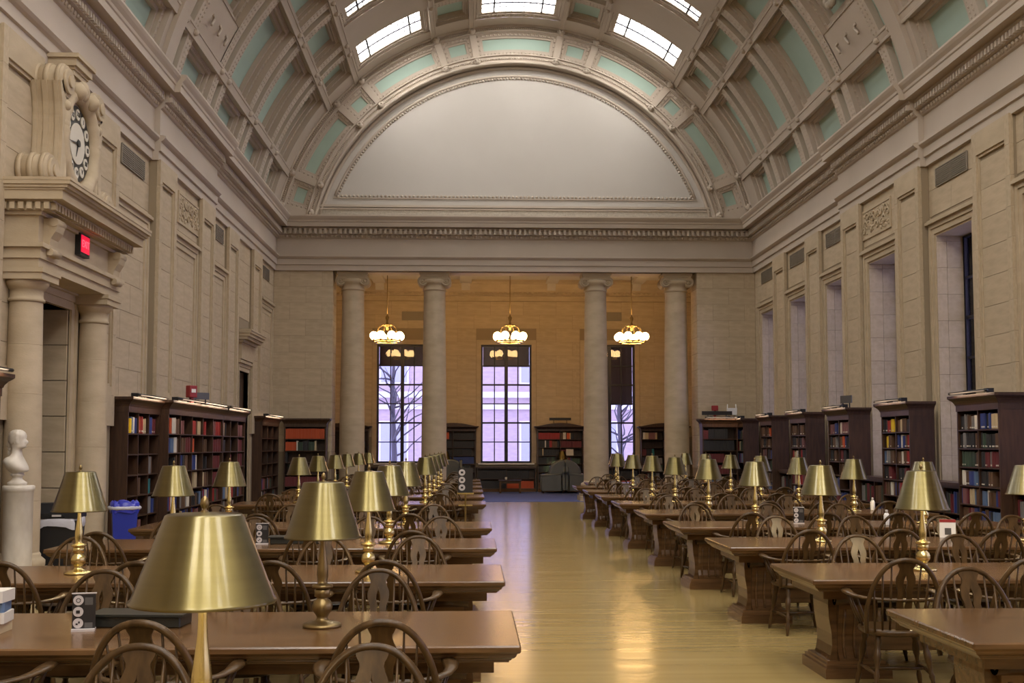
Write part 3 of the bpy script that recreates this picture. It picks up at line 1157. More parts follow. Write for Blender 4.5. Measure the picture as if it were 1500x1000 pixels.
# ------------------------------------------------------------------ outside, seen through the alcove windows
fa = MB()
FY = 58.0
fa.box(-9, 16, FY, FY + .6, -3, 13)
FA = fa.build('brick_building', 'brick_far')
tag(FA, 'pale brick building with white stone bands seen through the tall alcove windows', 'building')
tr = MB()
for z in (.2, 3.6, 4.2, 7.4): tr.box(-9, 16, FY - .15, FY, z, z + .3)
tr.build('stone_band', 'far_trim', FA)
for k in range(6):
    for z in (.9, 4.9, 8.6):
        x = -7.6 + 3.6 * k
        wf = MB()
        wf.box(x - .75, x + .75, FY - .08, FY, z, z + 2.1)
        wf = wf.build('window', 'far_trim', FA)
        for i in range(2):
            for j in range(2):
                MB().box(x - .66 + .68 * i, x - .02 + .68 * i, FY - .10, FY - .07, z + .08 + 1.0 * j, z + 1.0 + 1.0 * j).build('pane', 'far_glass', wf)
gs = MB().box(-40, 60, YA + .8, FY + 30, -1.6, -1.2).build('ground_snow', 'snow')
tag(gs, kind='structure')
gs2 = MB().box(XR + 1.2, XR + 60, -30, YA + .8, -1.6, -1.2).build('ground_snow_side', 'snow')
tag(gs2, kind='structure')
r3 = random.Random(5)


def bare_tree(x, y, h, label):
    t = empty('bare_tree', (x, y, -1.2))
    tag(t, label, 'tree')
    MB().tube([(0, 0, 0), (.05, 0, h * .3), (-.05, .05, h * .6), (.08, 0, h)], [.16, .13, .09, .03], 7).build('trunk', 'bark', t)
    br = MB()
    for k in range(26):
        z = h * r3.uniform(.25, .95)
        a = r3.uniform(0, 6.28)
        L = (h - z) * .55 + .5
        p = Vector((0, 0, z))
        pts = [p]
        dv = Vector((math.cos(a), math.sin(a), .6))
        for s in range(5):
            dv = (dv + Vector((r3.uniform(-.5, .5), r3.uniform(-.5, .5), r3.uniform(-.3, .4)))).normalized()
            p = p + dv * L / 5
            pts.append(p)
        br.tube(pts, [.05, .04, .03, .022, .015, .008], 4)
    o = br.build('branches', 'bark', t); o['kind'] = 'stuff'


bare_tree(-3.4, 49, 8.5, 'bare winter tree standing outside the first alcove window')
bare_tree(6.6, 50, 7.5, 'bare winter tree standing outside the third alcove window')

# ------------------------------------------------------------------ portal on the left wall
YP = 16.45
D1 = empty('door_1')
tag(D1, kind='structure')
mb = MB()
mb.box(XL - .02, -7.6, 15.3, 15.5, 0, 4.0)
mb.box(XL - .02, -7.6, 17.4, 17.6, 0, 4.0)
mb.box(XL - .02, -7.6, 15.3, 17.6, 3.8, 4.0)
mb.box(-7.6, -7.7, 15.3, 17.6, 0, 4.0)
mb.build('reveal', 'stone_plain', D1)
for s, yy in ((1, 17.385), (-1, 15.515)):
    for j in range(0, 7):
        z0, z1 = j * .543, (j + 1) * .543
        for (x0, x1) in ((XL, -6.85), (-6.85, -7.6)):
            put('stone_block', UNIT, D1, ((x0 + x1) / 2, yy, (z0 + z1) / 2), scale=(abs(x1 - x0) - .01, .05, z1 - z0 - .012))
dl = MB().box(-7.55, -7.6, 15.5, 17.4, 0, 3.8)
for k in range(2):
    for z0, z1 in ((.2, 1.2), (1.35, 2.5), (2.65, 3.65)):
        dl.box(-7.52, -7.55, 15.6 + .95 * k, 16.3 + .95 * k, z0, z1)
dl.build('door_leaf', 'case_wood', D1)
t = MB()
trim_frame(t, 'left', YP, .95, 0, 3.8, 0.02, .22)
t.build('frame', 'stone_plain', D1)
zs = [.32, 1.0, 1.7, 2.4, 3.05, 3.62]
dms = []
for a, b_ in zip(zs, zs[1:]):
    ra, rb_ = .245 - .035 * max(0, (a - 1.2) / 2.4), .245 - .035 * max(0, (b_ - 1.2) / 2.4)
    dms.append(drum(ra, rb_, a, b_, 32).mesh('drum', 'stone'))
cb = MB().lathe([(.30, .12), (.32, .16), (.32, .22), (.29, .25), (.265, .27), (.265, .30), (.245, .33)], 32)
cb.box(-.33, .33, -.33, .33, 0, .12)
cb = cb.mesh('base', 'stone_plain')
cc = MB().lathe([(.21, 3.62), (.235, 3.63), (.235, 3.66), (.212, 3.68), (.212, 3.78), (.23, 3.79), (.28, 3.86), (.29, 3.90)], 32)
cc.box(-.31, .31, -.31, .31, 3.90, 3.99); cc.box(-.33, .33, -.33, .33, 3.99, 4.05)
cc = cc.mesh('capital', 'stone_plain')
for y in (15.12, 17.78):
    c = empty('column', (-5.93, y, 0), parent=D1)
    for me in dms: put('drum', me, c)
    put('base', cb, c); put('capital', cc, c)
en = MB()
ya, yb = 14.82, 18.08
for p, z0, z1 in ((.52, 4.05, 4.17), (.55, 4.17, 4.31), (.60, 4.31, 4.37), (.50, 4.37, 4.74), (.55, 4.74, 4.79)):
    en.box(XL, XL + p, ya - (p - .5), yb + (p - .5), z0, z1)
en.build('entablature', 'stone_plain', D1)
co = MB()
for p, z0, z1 in ((.66, 4.79, 4.90), (.86, 4.92, 5.04), (.89, 5.04, 5.07), (.93, 5.07, 5.11), (.97, 5.11, 5.16), (.98, 5.16, 5.20), (.72, 4.90, 4.92)):
    e_ = (p - .5) * .48
    co.box(XL, XL + p, ya - e_, yb + e_, z0, z1)
co.build('cornice', 'stone_plain', D1)
dn = MB()
y = ya - .06
while y < yb + .06:
    dn.box(XL + .66, XL + .74, y, y + .065, 4.80, 4.89); y += .11
x = XL + .06
while x < XL + .66:
    dn.box(x, x + .065, ya - .14, ya - .07, 4.80, 4.89); x += .11
o = dn.build('dentil_band', 'stone_plain', D1); o['kind'] = 'stuff'
for y in (15.12, 17.78):
    cs = MB()
    pts = [(XL + .5, 4.73), (XL + .68, 4.73), (XL + .69, 4.66), (XL + .66, 4.56), (XL + .60, 4.46), (XL + .58, 4.36), (XL + .63, 4.30), (XL + .61, 4.24), (XL + .5, 4.22)]
    cs.prism(pts, 1, y - .14, y + .14)
    for q in ((XL + .64, 4.68, .06), (XL + .60, 4.28, .05)):
        n0 = len(cs.v)
        cs.lathe([(q[2], -.16), (q[2], .16)], 12)
        cs.xf(Matrix.Translation((q[0], y, q[1])) @ Matrix.Rotation(PI / 2, 4, 'X'), n0)
    cs.build('console', 'stone_plain', D1)

# small door with its hood
D2 = empty('door_2'); tag(D2, kind='structure')
mb = MB()
mb.box(XL, XL - .5, 29.9, 30.0, 0, 3.8); mb.box(XL, XL - .5, 31.3, 31.4, 0, 3.8); mb.box(XL, XL - .5, 29.9, 31.4, 3.72, 3.8)
mb.build('reveal', 'stone_plain', D2)
dl = MB().box(XL - .12, XL - .18, 30.0, 31.3, 0, 3.72)
for z0, z1 in ((.2, 1.1), (1.25, 2.4), (2.55, 3.55)):
    for k in range(2): dl.box(XL - .10, XL - .12, 30.12 + .58 * k, 30.6 + .58 * k, z0, z1)
dl.build('door_leaf', 'case_wood', D2)
t = MB()
trim_frame(t, 'left', 30.65, .65, 0, 3.72, 0.0, .2)
t.build('frame', 'stone_plain', D2)
hd = MB()
hd.box(XL, XL + .12, 29.8, 31.5, 4.02, 4.45)
for p, z0, z1 in ((.18, 4.45, 4.52), (.30, 4.52, 4.60), (.36, 4.60, 4.68), (.40, 4.68, 4.74), (.42, 4.74, 4.78)):
    hd.box(XL, XL + p, 29.82 - p * .6, 31.48 + p * .6, z0, z1)
hd.build('hood', 'stone_plain', D2)

# exit sign
ES = MB().box(-5.678, -5.60, 16.17, 16.56, 4.45, 4.77).build('exit_sign', 'black_plastic')
tag(ES, 'lit red exit sign in black case on the portal frieze', 'exit sign')
MB().box(-5.60, -5.594, 16.195, 16.535, 4.50, 4.745).build('face', 'exit_red', ES)


def text(name, body, m, size, loc, rot, parent, ext=.004):
    cu = bpy.data.curves.new(name, 'FONT')
    cu.body = body
    cu.size = size
    cu.extrude = ext
    cu.align_x = 'CENTER'
    cu.align_y = 'CENTER'
    cu.materials.append(M[m])
    tmp = bpy.data.objects.new(name, cu)
    COL.objects.link(tmp)
    bpy.context.view_layer.update()
    me = bpy.data.meshes.new_from_object(tmp.evaluated_get(bpy.context.evaluated_depsgraph_get()))
    bpy.data.objects.remove(tmp)
    bpy.data.curves.remove(cu)
    o = put(name, me)
    o.parent = parent
    o.location = loc
    o.rotation_euler = rot
    return o


text('lettering', 'EXIT', 'exit_letter', .15, (-5.592, 16.365, 4.62), (PI / 2, 0, PI / 2), ES)

# ------------------------------------------------------------------ clock on top of the portal
CK = empty('wall_clock', (-6.16, YP, 5.20))
tag(CK, 'carved stone clock with scrolls on top of the portal cornice', 'clock')


def ribbon(pts, t):
    P = [Vector(p) for p in pts]
    L, Rr = [], []
    for i in range(len(P)):
        d_ = (P[min(i + 1, len(P) - 1)] - P[max(i - 1, 0)]).normalized()
        nn = Vector((-d_.y, d_.x))
        tt = t[i] if isinstance(t, (list, tuple)) else t
        L.append(P[i] + nn * tt / 2); Rr.append(P[i] - nn * tt / 2)
    return [tuple(p) for p in L] + [tuple(p) for p in reversed(Rr)]


def quad_ribbon(mb, pts, t, x0, x1):
    rb_ = ribbon(pts, t)
    n = len(pts)
    for i in range(n - 1):
        q = [rb_[i], rb_[i + 1], rb_[2 * n - 2 - i], rb_[2 * n - 1 - i]]
        mb.prism(q, 0, x0, x1)


body = MB()
body.box(0, .34, -.66, .66, .02, 1.55)
body.prism([(-.62, 1.55), (.62, 1.55), (.28, 1.80), (-.28, 1.80)], 0, 0, .36)
body.build('body', 'stone_plain', CK)
for s in (-1, 1):
    sc = MB()
    spine = [(s * (1.28 - .02), .22)]
    cv = []
    for yv, zv in ((1.10, .03), (.97, .05), (.88, .12), (.82, .25), (.78, .42), (.755, .65), (.745, .90), (.75, 1.12), (.78, 1.32), (.83, 1.48), (.87, 1.60)):
        cv.append((s * yv, zv))
    for (x0, x1, tt) in ((.02, .46, .15), (.06, .12, .19), (.20, .27, .19), (.36, .42, .19)):
        quad_ribbon(sc, cv, tt, x0, x1)
    for (cy, cz, r) in ((s * 1.16, .25, .24), (s * .66, 1.64, .25)):
        for (x0, x1, rr) in ((.02, .46, r * .9), (.06, .12, r), (.20, .27, r), (.36, .42, r), (.44, .50, r * .7), (.50, .53, r * .35)):
            n0 = len(sc.v)
            sc.lathe([(rr, x0), (rr, x1)], 22)
            sc.xf(Matrix.Translation((0, cy, cz)) @ Matrix.Rotation(PI / 2, 4, 'Y'), n0)
    sc.build('scroll', 'stone_plain', CK)
    ft = MB().lathe([(.10, 0), (.11, .05), (.07, .09), (.06, .6), (.075, .95), (.10, 1.0), (.10, 1.05), (.07, 1.08), (.075, 1.3), (.03, 1.42)], 12, (.40, s * .66, .02))
    ft.sph((.42, s * .66, 1.3), .11, 8, 6, (.9, 1, .8))
    ft.build('side_baluster', 'stone_plain', CK)
tp = MB()
for p, z0, z1 in ((.36, 1.80, 1.88), (.40, 1.88, 1.95), (.46, 1.99, 2.10), (.50, 2.10, 2.16), (.42, 1.95, 1.99)):
    tp.box(.05, p, -.28 - (p - .4), .28 + (p - .4), z0, z1)
for s in (-1, 1):
    n0 = len(tp.v)
    tp.lathe([(.13, 0), (.13, .12), (.08, .16), (.03, .2)], 16)
    tp.xf(Matrix.Translation((.40, s * .28, 1.62)) @ Matrix.Rotation(PI / 2, 4, 'Y'), n0)
tp.sph((.44, 0, 1.70), .13, 10, 7, (.8, 1, 1.2))
tp.build('crest', 'stone_plain', CK)
rg = MB()
NR = 40
rg.tube([(.38, .66 * math.cos(2 * PI * i / 60), .93 + .71 * math.sin(2 * PI * i / 60)) for i in range(60)], [.115 if i % 5 else .13 for i in range(60)], 10, closed=True)
rg.build('wreath', 'stone_plain', CK)
n0 = 0
dial = MB().lathe([(.55, 0), (.55, .03)], 40)
dial.xf(Matrix.Translation((.34, 0, .93)) @ Matrix.Rotation(PI / 2, 4, 'Y'))
dial.build('dial', 'black_plastic', CK)
inn = MB().lathe([(.30, .03), (.30, .045)], 32)
inn.xf(Matrix.Translation((.34, 0, .93)) @ Matrix.Rotation(PI / 2, 4, 'Y'))
inn.build('dial_centre', 'dial', CK)
for k, rn in enumerate(['XII', 'I', 'II', 'III', 'IIII', 'V', 'VI', 'VII', 'VIII', 'IX', 'X', 'XI']):
    a = PI / 2 - 2 * PI * k / 12
    cy, cz = .43 * math.cos(a), .93 + .43 * math.sin(a)
    pq = MB()
    pq.prism([(cy + .085 * math.cos(a + t_) * (1 if abs(math.cos(t_)) > .8 else .95), cz + .085 * math.sin(a + t_)) for t_ in [i * PI / 5 for i in range(10)]], 0, .37, .385)
    pq = pq.build('plaque', 'dial', CK)
    text('numeral', rn, 'black_plastic', .10, (.388, cy, cz), (PI / 2, 0, PI / 2), pq, .002)
for nme, ang, L, wd in (('hour_hand', 200, .22, .03), ('minute_hand', 265, .38, .02)):
    hh = MB()
    a = R_(90 - ang)
    ca, sa = math.cos(a), math.sin(a)
    hh.prism([(-wd * -sa - .06 * ca, .93 - wd * ca - .06 * sa), (wd * -sa * -1 * -1 - .06 * ca, .93 + wd * ca - .06 * sa), (L * ca, .93 + L * sa)], 0, .392, .40)
    hh.build(nme, 'black_plastic', CK)
hb = MB().lathe([(.05, .05), (.05, .075)], 14)
hb.xf(Matrix.Translation((.34, 0, .93)) @ Matrix.Rotation(PI / 2, 4, 'Y'))
hb.build('hub', 'black_plastic', CK)

# ------------------------------------------------------------------ chandeliers
GM = MB().sph((0, 0, 0), .142, 16, 12).mesh('globe', 'globe')


def make_chandelier(x, label):
    c = empty('chandelier', (x, 39.0, 5.32))
    tag(c, label, 'chandelier', 'chandeliers hanging in the alcove')
    MB().tube([(0, 0, .95), (0, 0, 2.62)], .014, 8).build('rod', 'dark_brass', c)
    MB().lathe([(.03, 2.50), (.07, 2.55), (.10, 2.60), (.10, 2.63)], 14).build('ceiling_rose', 'dark_brass', c)
    MB().lathe([(.02, .40), (.05, .44), (.04, .52), (.20, .56), (.21, .60), (.05, .62), (.03, .72), (.06, .80), (.07, .86), (.03, .92), (.014, .97)], 18).build('crown', 'dark_brass', c)
    rg_ = MB()
    rg_.tube([(.48 * math.cos(2 * PI * i / 40), .48 * math.sin(2 * PI * i / 40), .03) for i in range(40)], .028, 8, closed=True)
    rg_.tube([(.40 * math.cos(2 * PI * i / 40), .40 * math.sin(2 * PI * i / 40), -.02) for i in range(40)], .03, 8, closed=True)
    rg_.build('ring', 'brass', c)
    for k in range(8):
        a = 2 * PI * (k + .5) / 8
        MB().tube([(.19 * math.cos(a), .19 * math.sin(a), .58), (.32 * math.cos(a), .32 * math.sin(a), .50), (.40 * math.cos(a), .40 * math.sin(a), .20), (.48 * math.cos(a), .48 * math.sin(a), .03)], .011, 6).build('arm', 'dark_brass', c)
        MB().lathe([(.03, 0), (.06, .03), (.06, .05)], 12, (.48 * math.cos(a), .48 * math.sin(a), .04)).build('cup', 'brass', c)
        put('globe', GM, c, (.48 * math.cos(a), .48 * math.sin(a), .20))


for x, l in ((-2.94, 'brass chandelier of glowing globes above the alcove window with the tree'),
             (1.32, 'brass chandelier of glowing globes hanging before the middle alcove window'),
             (5.57, 'brass chandelier of glowing globes above the half shaded alcove window')):
    make_chandelier(x, l)

# ------------------------------------------------------------------ bookcases and books
PAL = {'k': (.018, .018, .022), 'r': (.30, .022, .02), 'm': (.13, .02, .025), 'o': (.48, .075, .018), 'y': (.72, .50, .02), 'b': (.025, .045, .19),
       'n': (.105, .055, .03), 'w': (.62, .58, .52), 'g': (.035, .06, .04), 'l': (.22, .42, .16), 't': (.02, .17, .19), 'c': (.50, .40, .25),
       's': (.20, .19, .19), 'p': (.20, .085, .09), 'a': (.10, .16, .28)}
PNAME = {'k': 'black', 'r': 'red', 'm': 'maroon', 'o': 'orange red', 'y': 'bright yellow', 'b': 'navy blue', 'n': 'brown', 'w': 'white', 'g': 'dark green', 'l': 'light green',
         't': 'teal', 'c': 'cream', 's': 'grey', 'p': 'dusty pink', 'a': 'steel blue'}
for k, c in PAL.items():
    mat('cloth_' + k, c, .55)
bmb = MB()
bmb.cbox(-.5, .5, 0, 1, 0, 1, .03, mi=0)
bmb.box(-.36, .36, .05, .97, .995, 1.002, mi=1)
bmb.box(-.40, .40, -.012, .002, .10, .19, mi=1)
BOOK = bmb.mesh('book', ['book_cloth', 'paper'])
bmb = MB()
bmb.cbox(-.5, .5, 0, 1, 0, 1, .03, mi=0)
bmb.box(-.36, .36, .05, .97, .995, 1.002, mi=1)
BOOK2 = bmb.mesh('book_plain', ['book_cloth', 'paper'])
N_BOOK = [0]
REST = MB()
REST_KEYS = list(PAL.keys())
rb2 = random.Random(21)


def add_book(root, x, y, z, wd, hg, dp, key, label, group, solo):
    """x is the middle of the spine in the case's own frame"""
    mw = Matrix.Translation(root.location) @ Matrix.Rotation(root.rotation_euler.z, 4, 'Z')
    p = mw @ Vector((x, y, z))
    if solo and N_BOOK[0] < 296:
        N_BOOK[0] += 1
        o = put('book', BOOK if rb2.random() < .6 else BOOK2, None, p, root.rotation_euler.z, scale=(wd, dp, hg))
        c = PAL[key]
        v = rb2.uniform(.8, 1.25)
        o.color = (min(1, c[0] * v), min(1, c[1] * v), min(1, c[2] * v), 1)
        tag(o, label, 'book', group)
    else:
        n0 = len(REST.v)
        REST.box(x - wd / 2, x + wd / 2, y, y + dp, z, z + hg, mi=REST_KEYS.index(key))
        REST.xf(mw, n0)


def rand_run(fill, style):
    out = []
    while True:
        if style == 'dark':
            k = rb2.choice('kkkkmgbns')
        elif style == 'warm':
            k = rb2.choice('rmnpnokws')
        else:
            k = rb2.choice('kknnmbbgrspwca')
        out.append((k, rb2.randint(1, 4)))
        if sum(n for _, n in out) > fill: return out


def bookcase(name, label, short, loc, rz, W, H, dep, ncol, nrow, spec=None, style='mixed', fill=.75, solo_rows=3, z0=.14, crown=.26, light=True, bookn=None, ww=.036, mult=1.0, lightw=1.9,
             strip=True, group='tall dark bookcases', pediment=False, zplinth='case_wood', cat='bookcase'):
    r = empty(name, loc, rz)
    tag(r, label, cat, group)
    t = .035
    zt = H - crown
    for a in (0, W - t):
        sd = MB().box(a, a + t, 0, dep, 0, zt)
        sd.build('side_panel', 'case_wood', r)
    cw = (W - t) / ncol
    for i in range(1, ncol):
        MB().box(i * cw, i * cw + t * .8, .01, dep - .02, z0, zt).build('divider', 'case_wood', r)
    MB().box(t, W - t, dep - .02, dep, 0, zt).build('back_panel', 'case_wood', r)
    MB().box(0, W, -.02, dep, 0, z0 - .02).build('plinth', zplinth, r)
    rh = (zt - z0) / nrow
    for j in range(nrow):
        MB().box(t, W - t, .006, dep - .02, z0 + j * rh - .022, z0 + j * rh).build('shelf', 'case_wood', r)
    cr = MB()
    cr.box(-.01, W + .01, -.012, dep, zt, zt + crown * .38)
    if crown > .15:
        prof = [(0, zt + crown * .38), (-.02, zt + crown * .38), (-.03, zt + crown * .5), (-.06, zt + crown * .66), (-.10, zt + crown * .78), (-.115, zt + crown * .84), (-.115, H), (dep, H), (dep, zt + crown * .38)]
        n0 = len(cr.v)
        # mitred crown: front and both ends
        loops = []
        for (q, z) in prof[1:7]:
            loops.append([(q, dep, z), (q, q, z), (W - q, q, z), (W - q, dep, z)])
        vs = [p for L_ in loops for p in L_]
        fs = []
        for a in range(len(loops) - 1):
            for k in range(3):
                fs.append((a * 4 + k, a * 4 + k + 1, (a + 1) * 4 + k + 1, (a + 1) * 4 + k))
        tpx = (len(loops) - 1) * 4
        fs.append((tpx, tpx + 1, tpx + 2, tpx + 3))
        cr.add(vs, fs)
    else:
        cr.box(-.03, W + .03, -.04, dep, zt + crown * .38, H)
    if pediment:
        pts = [(W * i / 16, H + .12 * math.sin(PI * i / 16)) for i in range(17)]
        cr.prism([(0, H - .01)] + pts + [(W, H - .01)], 1, -.06, .10)
    cr.build('crown', 'case_wood', r)
    if light:
        lb = MB()
        lb.tube([(.06, -.15, H + .04), (W - .06, -.15, H + .04)], .022, 8)
        lb = lb.build('light_bar', 'black_plastic', r)
        nb = max(2, int(W / 1.0))
        for k in range(nb):
            xx_ = W * (k + .5) / nb
            MB().box(xx_ - .05, xx_ + .05, -.03, .09, H, H + .085).build('clamp', 'black_plastic', r)
            MB().tube([(xx_, 0, H + .05), (xx_, -.15, H + .04)], .012, 6).build('bracket', 'black_plastic', r)
        mw = Matrix.Translation(r.location) @ Matrix.Rotation(rz, 4, 'Z')
        p = mw @ Vector((W / 2, -.185, H + .02))
        area('case_light', p, (R_(64), 0, rz), W * .85, .045, lightw * W, (1.0, .70, .46))
    # books
    for jt in range(nrow):
        j = nrow - 1 - jt
        cnt = 0
        for i in range(ncol):
            xa = (t if i == 0 else i * cw + t * .8) + .006
            xb = ((i + 1) * cw if i < ncol - 1 else W - t) - .006
            sp = spec.get((jt, i)) if spec else None
            if sp is None:
                if rb2.random() < .12: continue
                run = rand_run((xb - xa) * fill / ww, style)
                hh = rb2.uniform(.72, .86)
            else:
                run = []
                for tok in sp.split():
                    run.append((tok[0], max(1, round(int(tok[1:]) * mult))))
                hh = .82
            x = xa
            for k, n_ in run:
                hb_ = rh * (hh + rb2.uniform(-.10, .06))
                wb_ = ww * rb2.uniform(.75, 1.35)
                for q in range(n_):
                    if k == '_':
                        x += .035; continue
                    wd = wb_ * rb2.uniform(.92, 1.08)
                    hg = min(rh - .05, hb_ * rb2.uniform(.985, 1.015))
                    if x + wd > xb: break
                    cnt += 1
                    dp = min(dep - .06, .19 + rb2.uniform(-.02, .02))
                    add_book(r, x + wd / 2, .025 + rb2.uniform(0, .03), z0 + j * rh, wd, hg, dp, k,
                             '%s book, %s along the %s of the %s' % (PNAME[k], ordn(cnt), ['top shelf', 'second shelf', 'third shelf', 'fourth shelf'][jt] if jt < 4 else 'lower shelf', short), bookn or ('books in the ' + short), jt < solo_rows)
                    x += wd + .0015
    return r


RZ_L, RZ_R = PI / 2, -PI / 2
# right wall: tall cases in front of the pilasters, low units under the windows
RSPEC = [
    {(0, 0): 'k2 s1 n1 s2 w1 c1', (0, 1): 'b2 k2 b1 c2 w1 c1', (1, 0): 'k2 s1 k4 n1', (1, 1): 'k1 g1 k4 n2', (2, 0): '_1 g5 k1 n2', (2, 1): 'k2 m3 s1 m3', (3, 0): 'w2 n1 b2 a1', (3, 1): 'k3 n2'},
    {(0, 0): 'k3 r3 y1', (0, 1): 'n2 c1 n2 k3 s1', (1, 0): '_2 y3 n2', (1, 1): 'b1 w1 b1 n1 r4', (2, 0): 'a2 s2 n2', (2, 1): 'n2 w1 n2 r1', (3, 0): 'k3 m2', (3, 1): 'k4 m2'},
    {(0, 0): 'p4 b3', (0, 1): 'w1 p4 n1', (1, 0): 'k2 n2 s1', (1, 1): 'n1 o2 b1 k2', (2, 0): 'k3 n2', (2, 1): 'm2 k3'},
    {(0, 0): '_1 n4', (0, 1): '_1 n3', (1, 0): 'k4 n1', (1, 1): 'k2 p1'},
    {(0, 0): 'n5', (0, 1): 'n3 o1', (1, 0): 'n3 k2', (1, 1): 'n4'}]
RY = [(17.37, 18.90), (20.98, 22.45), (24.40, 25.85), (27.60, 28.95), (30.75, 32.0)]
WN = ['nearest', 'second', 'third', 'fourth', 'fifth']
for i, (a, b) in enumerate(RY):
    bookcase('bookcase', 'tall dark bookcase against the window wall, %s from the camera' % (ordn(i + 1)), '%s window wall case' % ordn(i + 1), (8.25, b, 0), RZ_R, b - a, 2.56, .47, 2, 7,
             RSPEC[i], ww=.05, mult=1.5, lightw=1.0, solo_rows=4 if i < 2 else (3 if i == 2 else 2))
# left wall run
LA = {(0, 0): 'o1 y2 a1 w1 b2', (0, 1): 'o2 r2 c1 m1', (0, 2): 'b3 m3', (1, 0): '_1', (1, 1): '_1', (1, 2): '_1', (2, 0): '_1', (2, 1): '_1', (2, 2): '_2 s1 n1', (3, 0): '_1', (3, 1): '_2 n1', (3, 2): '_1 t2 k1', (4, 0): '_1', (4, 1): '_1', (5, 1): 'p4'}
LB = {(0, 0): 'o4 w2 n3 k1', (0, 1): 'p3 _3', (0, 2): 'o1 r2 n1 k1 c2', (0, 3): '_3 r1', (0, 4): 'p3 r6', (1, 0): 'b2 a3 w2 n2', (1, 1): 'n4 m3 p2', (1, 2): 'o3 _3', (1, 3): '_4 n2', (1, 4): 'm4 m5',
      (2, 0): '_8 k1 n1', (2, 1): 'b2 k2 n2', (2, 2): 'b5 w1', (2, 3): '_6 k1', (2, 4): 'm9', (3, 0): '_2', (3, 1): 'n3', (3, 2): 'n2 _2 c2', (3, 3): 'c2 n3', (3, 4): 'm8'}
LC = {(0, 0): 'c2 n1 k1', (0, 1): 'n2 _3', (0, 2): '_3 p5', (1, 0): 'k3', (1, 1): 'n1 k1', (1, 2): 'p2 m4', (2, 0): 'k2', (2, 1): 'm2', (2, 2): 'm5'}
bookcase('bookcase', 'tall dark bookcase beside the portal, mostly empty shelves', 'case beside the portal', (-5.86, 19.45, 0), RZ_L, 1.95, 2.56, .30, 3, 6, LA, ww=.048, mult=1.6, solo_rows=4)
bookcase('bookcase', 'wide dark bookcase with five columns, middle of the left run', 'wide left case', (-5.70, 21.42, 0), RZ_L, 4.65, 2.58, .46, 5, 6, LB, ww=.05, mult=1.9, solo_rows=3)
bookcase('bookcase', 'tall dark bookcase at the near side of the small door', 'case near the small door', (-5.70, 26.10, 0), RZ_L, 2.5, 2.58, .46, 3, 6, LC, ww=.05, mult=1.9, solo_rows=2)
bookcase('bookcase', 'dark bookcase in the corner between the small door and end wall', 'corner case past the door', (-5.86, 31.75, 0), RZ_L, 2.75, 2.56, .30, 3, 6,
         {(0, 0): 'l3 n1', (0, 1): 'g3 n3', (0, 2): 'c2 n2 w1', (1, 0): 'c3 k2', (1, 1): 'g5', (1, 2): 'w2 c2', (2, 0): 's2 n1 k2', (2, 1): 'k5', (2, 2): 't2 k2', (3, 0): 's3', (3, 1): 'k5', (3, 2): 't2 g2'}, solo_rows=2)
bookcase('bookcase', 'dark bookcase on the left pier with a row of orange red volumes', 'left pier case', (-5.72, 34.62, 0), 0, 1.28, 2.56, .40, 1, 6,
         {(0, 0): 'o28', (1, 0): 'o8 w1 g5 k4 g6 c1', (2, 0): 'k2', (3, 0): '_3 g5', (4, 0): 'm26'}, solo_rows=2, light=False)
bookcase('bookcase', 'dark bookcase on the right pier with lit black reference volumes', 'right pier case', (7.12, 34.62, 0), 0, 1.10, 2.56, .40, 1, 6,
         {(0, 0): 'm5 k18', (1, 0): 'k20', (2, 0): 'm20', (3, 0): 'm20'}, solo_rows=2)
bookcase('bookcase', 'dark bookcase in the far corner of the window wall', 'far corner case', (8.26, 35.05, 0), RZ_R, 1.0, 2.56, .47, 1, 6, None, solo_rows=0)
bookcase('bookcase', 'dark bookcase cut by the frame beside the marble bust', 'case beside the bust', (-5.50, 10.7, 0), RZ_L, 2.65, 2.56, .55, 3, 6, {(0, 2): '_6 k2 w2 y1', (1, 2): '_5 k3 w1 s1', (2, 2): 'k4 b2 w1'}, solo_rows=2)
# low units
lowys = [(18.95, 20.93), (22.50, 24.35), (25.90, 27.55), (29.0, 30.7), (15.4, 17.32), (32.05, 34.0)]
for i, (a, b) in enumerate(lowys):
    bookcase('low_bookcase', 'low dark bookcase under the %s window of the window wall' % ('second third fourth fifth first sixth'.split()[i]), 'low case', (8.42, b, 0), RZ_R, b - a, 1.08, .40, 2, 2,
             None, style='dark', solo_rows=0, z0=.12, crown=.10, light=False, group='low bookcases under the windows')
# alcove cases
for x, wd, sp, lab, sh in ((2.46, 1.72, {(0, 0): 'r22', (0, 1): 'n2 w3 k1 o4 c1 k4', (1, 0): 'k5 w1 k3 r2 n4 k3', (1, 1): 'm18', (2, 0): 'k3 c1 k12', (2, 1): 'm6 w8'}, 'dark bookcase with a red set, behind the two grey armchairs', 'case behind the armchairs'),
                           (-1.55, 1.70, {(0, 0): 'o14', (0, 1): 'k22', (1, 0): 'k20', (1, 1): 'k22', (2, 0): 'k20', (2, 1): 'k20', (3, 0): 'b20', (3, 1): 'b20'}, 'dark bookcase of black volumes between two alcove windows', 'case of black volumes'),
                           (6.36, 1.75, {(0, 0): '_1 w2 c3 p5 c2', (0, 1): '_4', (1, 0): '_2', (2, 0): 'm4 k6 t2'}, 'dark bookcase in the alcove seen beside the fourth column', 'case beside the fourth column'),
                           (-5.60, 1.75, {(0, 0): 'k3', (0, 1): '_1', (1, 0): '_1'}, 'dark bookcase in the alcove seen beside the first column', 'case beside the first column')):
    bookcase('bookcase', lab, sh, (x, 42.18, 0), 0, wd, 2.46, .38, 2, 7, sp, style='dark', solo_rows=0, light=False, pediment=True, crown=.18, zplinth='table_wood', bookn='books in the alcove')
